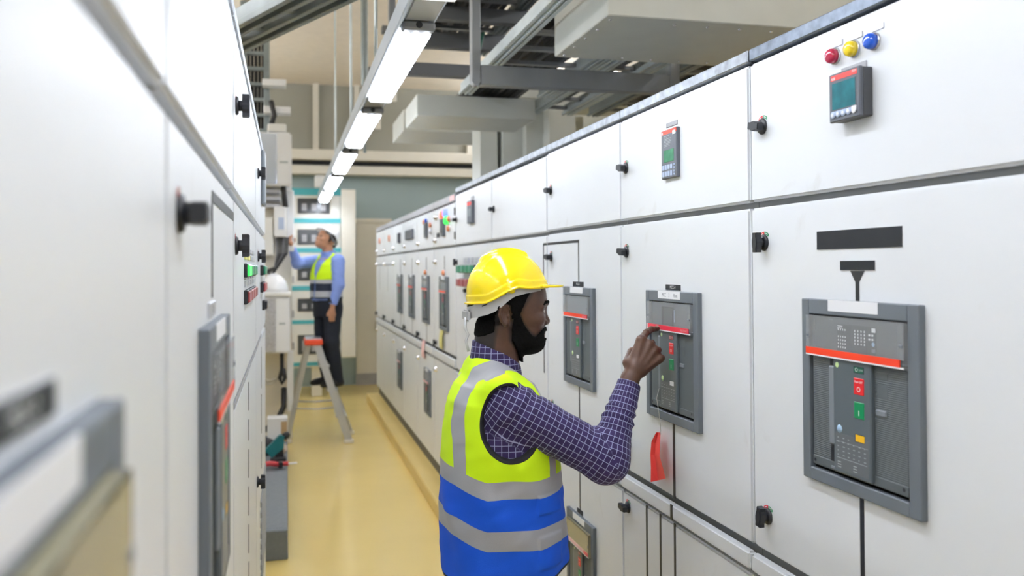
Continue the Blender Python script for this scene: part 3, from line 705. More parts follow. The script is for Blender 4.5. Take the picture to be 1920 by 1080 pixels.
# vertical ducts that rise from the row's top
for x0, x1, y0, y1, lab, ch in ((1.39, 1.52, 6.3, 6.6, 'white vertical duct rising from the row, closest to the lamps', 0), (1.55, 1.70, 6.25, 6.6, 'white vertical duct second from the lamps', 0), (1.70, 1.86, 6.15, 6.5, 'white vertical duct with a cut-off upper corner', 1), (1.83, 2.03, 6.0, 6.3, 'widest white vertical duct, beside the dark tray', 0)):
    zt = 2.862
    pts = [(x0, 2.14), (x1, 2.14), (x1, zt-.10), (x1-.07, zt), (x0, zt)] if ch else [(x0, 2.14), (x1, 2.14), (x1, zt), (x0, zt)]
    q = MB(); q.prism(pts, y0, y1, M['duct']); tag(q.build('riser_duct'), lab, 'duct', 'white vertical ducts on the row')
b = MB(); b.box(1.3, 3.6, 6.0, 6.59, 2.866, 3.02, M['duct'], .004); tag(b.build('bus_duct'), 'pale header duct joining the tops of the white vertical ducts', 'duct')

# diagonal double channel high over the aisle
r = thing('strut_channel', 'heavy double zinc channel crossing the aisle at a slant under the ceiling', 'steel channel', (0, 0, 0))
pa, pb = Vector((-.55, 5.46, 2.86)), Vector((.62, 3.02, 2.86))
dr = (pb-pa).normalized(); nr = Vector((-dr.y, dr.x, 0))
mtx = Matrix.Translation(pa) @ Matrix(((dr.x, nr.x, 0, 0), (dr.y, nr.y, 0, 0), (0, 0, 1, 0), (0, 0, 0, 1)))
Ld = (pb-pa).length
for off in (.075, -.075):
    q = MB()
    q.box(0, Ld, off-.045, off+.045, .03, .1, M['zinc_dk'], .004); q.box(0, Ld, off-.05, off-.02, 0, .035, M['zinc_dk'], .003); q.box(0, Ld, off+.02, off+.05, 0, .035, M['zinc_dk'], .003)
    q.xf(mtx).build('channel', r)
for k in range(7):
    q = MB(); q.box(.15+.38*k, .2+.38*k, -.03, .03, .02, .08, M['zinc_dk']); q.xf(mtx).build('spacer', r)

# ------------------------------------------------------------------ far left: cable ladder, enclosures, ladder, cupboard
r = thing('cable_ladder', 'upright cable ladder with black cables above the end of the white row', 'cable ladder', (0, 0, 0))
for x in (-.40, -.185): MB().box(x-.028, x+.028, 8.75, 8.85, 2.93, 4.24, M['zinc_dk'], .004).build('side_rail', r)
for k in range(9): MB().box(-.385, -.20, 8.77, 8.82, 2.98+.15*k, 3.012+.15*k, M['zinc_dk']).build('rung', r)
for k in range(5):
    q = MB(); x = -.36+.034*k; q.tube([(x, 8.90, 4.22), (x+.004, 8.90, 3.6), (x-.003, 8.90, 2.98)], .0155, M['cable'], 7); tag(q.build('power_cable'), 'black cable running up behind the upright cable ladder', 'cable', 'black cable running up behind the upright cable ladder')
for z, x0, x1, lab in ((3.43, -.22, .0, 'upper short white bracket on the upright cable ladder'), (3.17, -.21, .04, 'lower short white bracket, over the polished box')):
    tag(MB().box(x0, x1, 8.60, 8.745, z-.03, z+.035, M['boxwhite'], .004).build('bracket'), lab, 'bracket')
b = MB(); b.box(-.17, -.0, 8.42, 8.62, 2.935, 3.01, M['cabwhite'], .01); b.tube([(-.14, 8.5, 3.0), (-.11, 8.5, 3.1), (-.14, 8.55, 3.24)], .025, M['cable']); tag(b.build('cable_gland'), 'small white gland plate on top of the polished box', 'cable gland')

b = MB(); b.box(-.76, .049, 8.80, 9.30, .0, 2.92, M['beige'], .006)
tag(b.build('equipment_board'), 'tall grey-white cabinet carrying the electrical boxes beyond the white row', 'board')
b = MB(); b.box(.0, .068, 8.56, 8.655, 1.82, 2.40, M['boxwhite'], .006); b.box(.0, .06, 8.56, 8.655, .30, .87, M['boxwhite'], .006); b.box(.0, .03, 8.65, 8.799, .35, .40, M['boxwhite']); b.box(.0, .03, 8.65, 8.799, 2.3, 2.35, M['boxwhite'])
tag(b.build('cable_duct'), 'narrow white upright duct beside the electrical boxes', 'duct')
r = thing('electrical_box', 'upper electrical box with a polished blue-white cover', 'electrical box', (-.083, 8.41, 2.43))
b = MB(); b.box(-.25, .132, 0, .388, 0, .50, M['boxwhite'], .016, 2); b.build('casing', r)
b = MB(); b.box(-.236, -.007, -.014, .002, .014, .486, M['mirror'], .004); b.build('polished_cover', r)
b = MB(); b.box(.02, .097, -.004, .0, .21, .23, M['dtext']); b.build('rating_label', r)
r = thing('electrical_box', 'lower white electrical box with the white helmet on it', 'electrical box', (-.083, 8.24, .885))
b = MB(); b.box(-.28, .111, 0, .558, 0, .515, M['boxwhite'], .016, 2); b.build('casing', r)
b = MB(); b.box(-.265, -.014, -.010, .002, .014, .50, M['silver'], .004); b.build('front_cover', r)
b = MB(); b.box(-.29, .122, -.012, .312, .515, .556, M['cabwhite'], .008); b.build('lid', r)
b = MB(); b.box(.014, .07, -.004, .0, .26, .28, M['dtext']); b.build('rating_label', r)
r = thing('electrical_box', 'small white electrical box fed by black cables, where the far man reaches', 'electrical box', (-.045, 8.40, 1.952))
b = MB(); b.box(-.07, .04, 0, .398, 0, .28, M['boxwhite'], .008); b.box(-.03, .02, -.004, 0, .07, .18, M['key']); b.build('casing', r)
b = MB(); b.box(-.19, -.077, .03, .398, -.17, .18, M['cabwhite'], .006); b.build('side_box', r)
b = MB()
for z in (2.24, 2.31, 2.38): b.box(-.21, -.06, 8.6, 8.799, z, z+.03, M['silver'])
tag(b.build('terminal_strip'), 'terminal strips between the two upper boxes', 'terminals')
b = MB(); b.tube([(-.03, 8.5, 2.43), (-.02, 8.49, 2.34), (-.01, 8.5, 2.235)], .026, M['cable']); tag(b.build('power_cable'), 'single black cable between the polished box and the small one', 'cable')
for k in range(6):
    q = MB(); q.tube([(-.085+.02*k, 8.5, 1.95), (-.085+.018*k, 8.44, 1.80), (-.11-.006*k, 8.42, 1.67-.018*k), (-.24, 8.42+.02*k, 1.62+.016*k), (-.38, 8.5, 1.66+.01*k)], .0085, M['cable'] if k % 3 else M['cablegrey'], 7)
    tag(q.build('power_cable'), 'black cable looping down from the small electrical box', 'cable', 'black cable looping down from the small electrical box')
b = MB(); b.tube([(-.045, 8.34, .885), (-.045, 8.32, .73), (-.065, 8.32, .65), (-.045, 8.32, .60), (-.018, 8.32, .65), (-.03, 8.32, .74)], .018, M['cable']); tag(b.build('power_cable'), 'single black cable hooked in a loop under the lower box', 'cable')
b = MB(); b.tube([(-.03, 8.6, .52), (-.03, 8.5, .36), (-.10, 8.48, .22), (-.24, 8.48, .13), (-.42, 8.48, .03)], .026, M['cable']); tag(b.build('power_cable'), 'thick black cable curving down below the white duct', 'cable')
b = MB(); b.tube([(-.32, 8.5, .68), (-.17, 8.42, .61), (-.07, 8.42, .64), (-.14, 8.42, .58), (-.3, 8.42, .60)], .017, mat('cream_rope', (.6, .58, .5), .7)); tag(b.build('cable_coil'), 'cream cord bundled beside the looped cable', 'cord')

def helmet_shape(b, m, s=1.):
    prof = [(.125, 0), (.122, .03), (.112, .07), (.09, .11), (.055, .135), (.02, .145), (.001, .146)]
    b.lathe([(r*s, h*s) for r, h in prof], (0, 0, 0), (0, 0, 1), m, 28)
    vs = [((.128+.03*max(0, math.cos(t))**2)*s*math.cos(t), (.122)*s*math.sin(t), -.002*s) for t in [2*PI*i/28 for i in range(28)]]
    vs2 = [(x, y, z+.006*s) for x, y, z in vs]; b.add(vs+vs2, [tuple(range(27, -1, -1)), tuple(range(28, 56))]+[(i, (i+1) % 28, (i+1) % 28+28, i+28) for i in range(28)], m)
    b.tube([(-.1*s*math.cos(t), .0, .012*s+.142*s*math.sin(t)) for t in [PI*(.12+.76*i/12) for i in range(13)]], .008*s, m)
M['hatwhite'] = mat('white_helmet_shell', (.80, .81, .83), .25, coat=.5)
r = thing('hard_hat', 'white hard hat lying on top of the lower electrical box', 'helmet', (-.115, 8.40, 1.443), math.radians(200))
b = MB(); helmet_shape(b, M['hatwhite'], 1.06); b.build('shell', r)
b = MB(); b.lathe([(.108, -.0), (.108, .02)], (0, 0, 0), (0, 0, 1), M['steel_dk'], 24); b.build('headband', r)

# teal striped cupboard by the back wall
TY = 11.55
r = thing('relay_cupboard', 'off-white cupboard with teal stripes and small dark windows at the back wall', 'cupboard', (.37, TY, 0))
b = MB(); b.box(-.32, .31, 0, .55, .38, 2.66, M['cabwhite'], .01); b.build('body', r)
zt = [2.62, 2.29, 1.87, 1.42, 1.0, .62]
for px in (420, 520, 605): pass
bands = [(2.60, 2.69), (2.24, 2.30), (1.86, 1.92), (1.37, 1.43), (.94, .99), (.40, .45)]
for z0, z1 in bands: MB().box(-.325, .315, -.004, .002, z0, z1, M['teal']).build('teal_stripe', r)
wz = [(2.36, 2.56), (1.96, 2.16), (1.50, 1.68), (1.10, 1.27), (.55, .80)]
for z0, z1 in wz:
    q = MB(); q.box(-.25, .19, -.006, .002, z0-.01, z1+.01, M['beige'], .03, 3); q.box(-.235, .175, -.010, -.002, z0, z1, M['smoke'], .04, 3)
    for k in range(3): q.box(-.18+.12*k, -.12+.12*k, -.011, -.009, z0+.04, z1-.07, M['trim_grey'])
    q.build('window', r)
for z in (1.53, 1.09, .68): MB().box(-.31, -.28, -.012, .0, z-.06, z+.03, M['trim_grey'], .004).build('latch', r)
MB().box(-.06, .07, .05, .2, 0, .38, M['beige'], .006).build('leg', r)
q = MB(); q.box(.315, .50, -.05, .02, .50, 2.68, M['beige'], .008); q.build('open_door', r)
MB().box(-.02, .12, -.02, .1, 2.69, 2.86, M['boxwhite'], .02).build('beacon', r)

# fire-safe step ladder
r = thing('step_ladder', 'aluminium step ladder with a red top, in the aisle under the far man', 'step ladder', (0, 0, 0))
TOP = Vector((.255, 8.75, .985))
def rail(p, q_, w, nm):
    b = MB(); p = Vector(p); q_ = Vector(q_); d = (q_-p).normalized(); s_ = Vector((0, 1, 0)); n = d.cross(s_).normalized(); s_ = n.cross(d)
    vs = []
    for t in (p, q_):
        for a, c in ((-1, -1), (1, -1), (1, 1), (-1, 1)): vs.append(t + n*a*w + s_*c*.014)
    b.add(vs, [(3, 2, 1, 0), (4, 5, 6, 7), (0, 1, 5, 4), (1, 2, 6, 5), (2, 3, 7, 6), (3, 0, 4, 7)], M['alu'])
    b.box(q_.x-.045, q_.x+.045, q_.y-.022, q_.y+.022, 0, .035, M['beige'], .006)
    b.build(nm, r)
yF, yB = 8.43, 8.85
rail((.28, yF+.07, .93), (.565, yF, .03), .034, 'rail'); rail((.28, yB-.07, .93), (.60, yB, .03), .034, 'rail')
rail((.20, yF+.1, .93), (.0, yF+.15, .03), .022, 'rear_leg'); rail((.20, yB-.07, .93), (-.02, yB+.3, .03), .022, 'rear_leg')
b = MB(); b.box(.16, .33, yF+.02, yB-.02, .93, .985, M['laddred'], .01); b.box(.17, .32, yF+.03, yB-.03, .985, .992, M['silver']); b.build('top_cap', r)
for z in (.73, .50, .25):
    t = (.93-z)/.9; x = .28+.29*t; MB().box(x-.05, x+.05, yF+.05*(1-t), yB-.05*(1-t), z-.012, z+.012, M['alu'], .004).build('step', r)
for y in (yF+.06, yB+.1):
    b = MB(); b.tube([(.07, y, .34), (.28, y, .325), (.5, y-.03, .34)], .008, M['alu']); b.build('spreader', r)

# grey step bench and the tools on it
b = MB(); b.box(-.6, .004, 5.16, 8.1, 0, .172, mat('grey_step', (.16, .18, .20), .55, noise=.08, nscale=30), .006)
for k in range(36): b.box(-.6+.0168*k, -.592+.0168*k, 5.2, 8.06, .172, .1745, MATS['grey_step'])
tag(b.build('step_bench'), 'long low grey ribbed step along the foot of the boxes', 'step')
r = thing('cordless_drill', 'teal and black cordless drill lying on the grey step', 'drill', (-.075, 7.0, .175))
b = MB(); b.prism([(-.09, .09), (.02, .20), (.055, .19), (.05, .10), (-.04, .03)], -.035, .035, mat('tool_teal', (.01, .16, .19), .4)); b.build('motor_housing', r)
b = MB(); b.lathe([(.028, 0), (.028, .03), (.018, .05)], (.05, 0, .18), (.8, 0, .5), M['knob'], 14); b.build('chuck', r)
b = MB(); b.prism([(.0, .1), (.045, .12), (.05, .02), (-.02, .02)], -.022, .022, M['knob']); b.box(-.05, .07, -.04, .04, 0, .03, M['knob'], .006); b.build('grip', r)
r = thing('pliers', 'red-handled tool lying on the grey step in front of the drill', 'pliers', (-.06, 6.72, .176))
b = MB(); b.tube([(-.12, .0, .035), (-.06, -.02, .045), (-.005, .0, .03)], .02, mat('tool_red', (.55, .05, .06), .45)); b.tube([(-.12, .05, .02), (-.05, .05, .025), (0, .03, .02)], .014, MATS['tool_red']); b.build('handle', r)
b = MB(); b.box(-.005, .03, -.02, .04, .005, .05, M['knob'], .006); b.cyl((.03, .01, .03), (.07, .0, .034), .016, MATS['tool_red']); b.cyl((.07, .0, .034), (.13, -.01, .036), .006, M['white']); b.build('jaw', r)
r = thing('carton', 'small white and tan carton standing on the grey step', 'carton', (-.045, 7.85, .175))
b = MB(); b.box(-.12, .05, -.08, .08, 0, .2, M['boxwhite'], .004); b.build('sleeve', r)
b = MB(); b.box(-.005, .045, -.086, -.078, .0, .17, M['cardboard']); b.build('side_panel', r)
b = MB(); b.lathe([(.12, 0), (.13, .05), (.12, .1), (.06, .13)], (-.22, 7.3, .175), (0, 0, 1), mat('black_bag', (.015, .015, .02), .7), 16); tag(b.build('tool_bag'), 'black tool bag half hidden behind the end cabinet', 'bag')
b = MB(); b.box(-.2, .0, 7.25, 7.5, .175, .21, mat('tan_rag', (.45, .36, .28), .9), .015, 2); tag(b.build('rag'), 'tan rag heaped behind the drill', 'cloth')

# hanging warning tags
def slip(name, lab, x, y, z0, z1, w, m, twist=.0, bend=.02, s=(0, 0)):
    b = MB(); n = 10; vs = []
    for i in range(n+1):
        t = i/n; z = z1+(z0-z1)*t; a = twist*t; ww = w[0]+(w[1]-w[0])*t; off = s[0]*math.sin(PI*t)*1.0 + s[1]*t
        for sg in (-.5, .5): vs.append((x - .004 - bend*(.25+math.sin(PI*t*.8)) - abs(math.sin(a))*ww*(sg+.5), y - off + sg*ww*math.cos(a)*-1, z))
    fr = [(2*i, 2*i+1, 2*i+3, 2*i+2) for i in range(n)]
    b.add(vs, fr, m, True); back = [(v[0]+.0006, v[1], v[2]) for v in vs]; b.add(back, [f[::-1] for f in fr], m, True)
    return b
r = thing('warning_tag', 'red paper tag hanging on white string under the touched breaker', 'tag', (XR, 2.44, 1.0))
Lp = [(2.455, 1.157), (2.491, 1.122), (2.499, 1.081), (2.496, 1.040), (2.499, .997)]; Rp = [(2.424, 1.162), (2.428, 1.120), (2.432, 1.090), (2.411, 1.063), (2.389, 1.033)]
b = MB(); vs = []
for (ya, za), (yb, zb), t in zip(Lp, Rp, (0, .25, .5, .75, 1)):
    for y_, z_, dx in ((ya, za, -.020-.008*t), ((ya+yb)/2+.004*(1-t), (za+zb)/2, -.014), (yb, zb, -.020-.016*t)):
        k_ = (XR+dx)/XR; vs.append((dx, y_*k_-2.44, 1.66+(z_-1.66)*k_-1.0))
fr = [(3*i+k, 3*i+k+1, 3*i+k+4, 3*i+k+3) for i in range(4) for k in (0, 1)]
b.add(vs, fr, M['paperred']); b.add([(x+.0006, y, z) for x, y, z in vs], [f[::-1] for f in fr], M['paperred']); b.build('paper', r)
b = MB(); b.tube([(-.020, -.063, .165), (-.018, -.058, .20), (-.026, -.050, .27), (-.02, -.055, .30)], .0009, M['string'], 6); b.build('string', r)
r = thing('warning_tag', 'pink paper tag hanging across the far cable channel', 'tag', (XR, 7.03, .93))
slip('x', '', 0, 0, 0, .14, (.16, .16), M['paperpink'], 0, .01).build('paper', r)
r = thing('warning_tag', 'yellow paper slip hanging below a far breaker', 'tag', (XR, 6.18, 1.08))
slip('x', '', 0, 0, 0, .13, (.12, .12), M['paperyel'], 0, .01).build('paper', r)
# ------------------------------------------------------------------ sculpting kit: distance fields turned into smooth meshes
A3 = lambda *v: np.array(v, float)
def smin(a, b, k):
    h = np.clip(.5+.5*(b-a)/k, 0, 1); return b*(1-h)+a*h-k*h*(1-h)
def smax(a, b, k): return -smin(-a, -b, k)
def f_ell(P, c, r, R=None):
    q = P-A3(*c)
    if R is not None: q = q @ R
    r = A3(*r); k0 = np.linalg.norm(q/r, axis=1); k1 = np.linalg.norm(q/(r*r), axis=1)
    return k0*(k0-1)/np.maximum(k1, 1e-9)
def f_sph(P, c, r): return np.linalg.norm(P-A3(*c), axis=1)-r
def f_cap(P, a, b, ra, rb=None):
    rb = ra if rb is None else rb; a = A3(*a); b = A3(*b); ab = b-a
    t = np.clip(((P-a) @ ab)/(ab @ ab), 0, 1)
    return np.linalg.norm(P-a-t[:, None]*ab, axis=1)-(ra+(rb-ra)*t)
def f_chain(P, pts, rs, k=.006):
    d = None
    for i in range(len(pts)-1):
        e = f_cap(P, pts[i], pts[i+1], rs[i], rs[i+1]); d = e if d is None else smin(d, e, k)
    return d
def f_rings(P, Z, cx, cy, rx, ry, p=2.3):
    z = P[:, 2]; i = lambda a: np.interp(z, Z, a)
    ax, ay = i(rx), i(ry)
    q = (np.abs((P[:, 0]-i(cx))/ax)**p+np.abs((P[:, 1]-i(cy))/ay)**p)**(1/p)
    return np.maximum((q-1)*np.minimum(ax, ay)*.95, np.maximum(z-Z[-1], Z[0]-z))
def boxed(f, lo, hi, pad=.05):
    lo = A3(*lo); hi = A3(*hi)
    def g(P):
        o = np.linalg.norm(np.maximum(np.maximum(lo-P, P-hi), 0), axis=1)
        d = o+pad*.0+.0; m = o < pad
        d = np.where(m, 0, o)
        if m.any(): d[m] = f(P[m])
        return d
    return g
def wob(P, s, seed=0):
    """cheap smooth noise in -1..1"""
    r = np.random.RandomState(seed); d = 0
    for k in range(4):
        w = r.normal(size=(3, 3)); w /= np.linalg.norm(w, axis=1)[:, None]
        d = d+np.sin((P @ w[0])*s*(1+.5*k)+r.rand()*6)*np.sin((P @ w[1])*s*(1+.4*k)+r.rand()*6)/(1+.5*k)
    return d/2.2
def nets(f, lo, hi, h):
    """sparse surface nets; returns vertices (N,3) and quads (M,4)"""
    lo = A3(*lo); hi = A3(*hi); lv = 3; s = h*2**lv
    n = np.ceil((hi-lo)/s).astype(int)
    I = np.stack(np.meshgrid(*[np.arange(k) for k in n], indexing='ij'), -1).reshape(-1, 3)
    off = np.array([[i, j, k] for i in (0, 1) for j in (0, 1) for k in (0, 1)])
    for l in range(lv, -1, -1):
        s = h*2**l; d = f(lo+(I+.5)*s); I = I[np.abs(d) < s*1.25+.002]
        if l: I = (I[:, None]*2+off[None]).reshape(-1, 3)
    B = 1 << 20
    key = lambda Q: (Q[..., 0].astype(np.int64)+2)*B*B+(Q[..., 1]+2)*B+(Q[..., 2]+2)
    C = I[:, None]+off[None]; ck = key(C); u, inv = np.unique(ck.ravel(), return_inverse=True)
    U = np.stack([u//(B*B)-2, (u//B) % B-2, u % B-2], -1)
    dv = f(lo+U*h); D = dv[inv].reshape(-1, 8); neg = D < 0
    m = neg.any(1) & ~neg.all(1); I = I[m]; D = D[m]; neg = neg[m]
    acc = np.zeros((len(I), 3)); cnt = np.zeros(len(I))
    for a in range(8):
        for bit in (1, 2, 4):
            b = a | bit
            if b == a: continue
            x = neg[:, a] != neg[:, b]; t = np.where(x, D[:, a]/np.where(x, D[:, a]-D[:, b], 1), 0)
            p = off[a]+t[:, None]*(off[b]-off[a]); acc += p*x[:, None]; cnt += x
    V = lo+(I+acc/cnt[:, None])*h
    ok = key(I); od = np.argsort(ok); sk = ok[od]
    def look(Q):
        k = key(Q); i = np.clip(np.searchsorted(sk, k), 0, len(sk)-1); return np.where(sk[i] == k, od[i], -1)
    F = []
    for ax, far in ((0, 4), (1, 2), (2, 1)):
        x = neg[:, 0] != neg[:, far]; Q = I[x]; e1 = np.zeros(3, int); e2 = np.zeros(3, int)
        e1[(ax+1) % 3] = 1; e2[(ax+2) % 3] = 1
        q = np.stack([look(Q), look(Q-e1), look(Q-e1-e2), look(Q-e2)], 1); g = (q >= 0).all(1)
        q = q[g]; fl = ~neg[x, 0][g]; q[fl] = q[fl][:, ::-1]; F.append(q)
    return V, np.concatenate(F)
def sculpt(name, f, lo, hi, h, mats, parent=None, matf=None, uvf=None, attrs=None, loc=(0, 0, 0)):
    V, F = nets(f, lo, hi, h)
    me = bpy.data.meshes.new(name); me.vertices.add(len(V)); me.vertices.foreach_set('co', V.ravel())
    me.loops.add(F.size); me.loops.foreach_set('vertex_index', F.ravel().astype(np.int32))
    me.polygons.add(len(F)); me.polygons.foreach_set('loop_start', np.arange(0, F.size, 4, dtype=np.int32)); me.polygons.foreach_set('loop_total', np.full(len(F), 4, np.int32))
    for m in mats: me.materials.append(m)
    me.update(calc_edges=True); me.validate()
    me.polygons.foreach_set('use_smooth', np.ones(len(me.polygons), bool))
    if matf is not None: me.polygons.foreach_set('material_index', matf(V[F].mean(1)).astype(np.int32))
    if uvf is not None:
        uv, per = uvf(V); L = uv[F]; d = L[:, :, 0]-L[:, :1, 0]; pr = per[F[:, 0]][:, None]
        L[:, :, 0] -= np.round(d/pr)*pr
        me.uv_layers.new(name='UVMap').data.foreach_set('uv', L.reshape(-1, 2).ravel())
    for nm, fn in (attrs or {}).items():
        me.attributes.new(nm, 'FLOAT', 'POINT').data.foreach_set('value', fn(V).astype(np.float32))
    o = bpy.data.objects.new(name, me); COL.objects.link(o); o.location = loc
    if parent: o.parent = parent
    return o

# fabrics
def plaid(name, base, base2, line, s=.0165, w=.10):
    m = mat(name, base, .75); nt, N, L, b = nodes_of(m)
    uv = N.new('ShaderNodeUVMap'); sp = N.new('ShaderNodeSeparateXYZ'); L.new(uv.outputs['UV'], sp.inputs[0])
    def M_(op, a, b_=None):
        n = N.new('ShaderNodeMath'); n.operation = op
        for i, v in enumerate((a, b_)):
            if v is None: continue
            if isinstance(v, (int, float)): n.inputs[i].default_value = v
            else: L.new(v, n.inputs[i])
        return n.outputs[0]
    ln = []; al = []
    for ax in 'XY':
        t = M_('FRACT', M_('ADD', M_('DIVIDE', sp.outputs[ax], s), 100.)); ln.append(M_('LESS_THAN', t, w))
        t2 = M_('FRACT', M_('ADD', M_('DIVIDE', sp.outputs[ax], 2*s), 100.)); al.append(M_('LESS_THAN', t2, .5))
    mx = N.new('ShaderNodeMix'); mx.data_type = 'RGBA'; L.new(M_('MULTIPLY', M_('ADD', al[0], al[1]), .5), mx.inputs['Factor']); mx.inputs['A'].default_value = (*base, 1); mx.inputs['B'].default_value = (*base2, 1)
    m2 = N.new('ShaderNodeMix'); m2.data_type = 'RGBA'; L.new(M_('MULTIPLY', M_('MAXIMUM', ln[0], ln[1]), .9), m2.inputs['Factor']); L.new(mx.outputs['Result'], m2.inputs['A']); m2.inputs['B'].default_value = (*line, 1)
    L.new(m2.outputs['Result'], b.inputs['Base Color']); b.inputs['Sheen Weight'].default_value = .05
    return m
M['plaid'] = plaid('checked_shirt_cloth', (.022, .010, .072), (.032, .016, .098), (.36, .39, .62), w=.10)
M['skin'] = mat('dark_brown_skin', (.100, .046, .028), .42, noise=.12, nscale=40, bump=.12, bscale=600, sss=.08)
M['palm'] = mat('warm_palm_skin', (.24, .11, .06), .5)
M['lip'] = mat('lip_skin', (.17, .075, .065), .42)
M['hair'] = mat('black_short_hair', (.006, .0055, .0055), .85, spec=.12, bump=.9, bscale=420)
M['eyewhite'] = mat('eye_white', (.62, .56, .50), .15); M['iris'] = mat('dark_iris', (.015, .008, .006), .08)
M['hatyellow'] = mat('yellow_helmet_shell', (.92, .70, .008), .13)
M['harness'] = mat('grey_helmet_harness', (.48, .48, .49), .45); M['strapwhite'] = mat('white_chin_strap', (.62, .63, .64), .6)
M['navycloth'] = mat('dark_navy_trousers', (.010, .014, .026), .8, bump=.3, bscale=300)
M['shoe'] = mat('black_shoe_leather', (.012, .012, .013), .45)

def vest_material(name, top, low, tape, zb, bands, binding=(.012, .012, .015)):
    m = mat(name, top, .72, bump=.25, bscale=700); nt, N, L, b = nodes_of(m)
    def at(n):
        a = N.new('ShaderNodeAttribute'); a.attribute_name = n; return a.outputs['Fac']
    def M_(op, a, b_):
        n = N.new('ShaderNodeMath'); n.operation = op
        for i, v in enumerate((a, b_)):
            if isinstance(v, (int, float)): n.inputs[i].default_value = v
            else: L.new(v, n.inputs[i])
        return n.outputs[0]
    def rng(s, lo, hi): return M_('MULTIPLY', M_('GREATER_THAN', s, lo), M_('LESS_THAN', s, hi))
    vz, vs, vb = at('height'), at('strap'), at('edge')
    cur = None
    def layer(mask, col):
        nonlocal cur
        mx = N.new('ShaderNodeMix'); mx.data_type = 'RGBA'; L.new(mask, mx.inputs['Factor'])
        if cur is None: mx.inputs['A'].default_value = (*top, 1)
        else: L.new(cur, mx.inputs['A'])
        mx.inputs['B'].default_value = (*col, 1); cur = mx.outputs['Result']
    layer(M_('LESS_THAN', vz, zb), low)
    msk = None
    for lo, hi in bands:
        r = rng(vz, lo, hi); msk = r if msk is None else M_('MAXIMUM', msk, r)
    msk = M_('MAXIMUM', msk, M_('MULTIPLY', rng(vs, 0., 1.), M_('GREATER_THAN', vz, zb)))
    layer(msk, tape); layer(M_('LESS_THAN', vb, .0055), binding)
    L.new(cur, b.inputs['Base Color'])
    r = N.new('ShaderNodeMapRange'); r.inputs['To Min'].default_value = .72; r.inputs['To Max'].default_value = .38; L.new(msk, r.inputs['Value']); L.new(r.outputs['Result'], b.inputs['Roughness'])
    return m
M['vest1'] = vest_material('lime_and_blue_vest', (.68, .98, .0), (.0, .10, .78), (.40, .405, .44), 1.075, [(1.050, 1.096), (.916, .968)])

def arm_plane(S, E, W):
    S, E, W = map(lambda q: A3(*q), (S, E, W)); n = np.cross(E-S, W-E); return n/np.linalg.norm(n)
def arm_uv(P, S, E, W, n, R=.062):
    """around / along coordinates of a bent sleeve"""
    S, E, W = map(lambda q: A3(*q), (S, E, W)); out = []
    for a, b, base in ((S, E, 0.), (E, W, np.linalg.norm(E-S))):
        ab = b-a; l = np.linalg.norm(ab); d = ab/l; t = (P-a) @ d; e2 = np.cross(d, n)
        q = P-a-t[:, None]*d; ang = np.arctan2(q @ e2, q @ n); out.append((ang*R, base+t, np.linalg.norm(P-a-np.clip(t, 0, l)[:, None]*d, axis=1)))
    dU, dF = (E-S)/np.linalg.norm(E-S), (W-E)/np.linalg.norm(W-E); m = (P-E) @ (dU+dF) < 0
    return np.stack([np.where(m, out[0][0], out[1][0]), np.where(m, out[0][1], out[1][1])], -1), np.minimum(out[0][2], out[1][2])

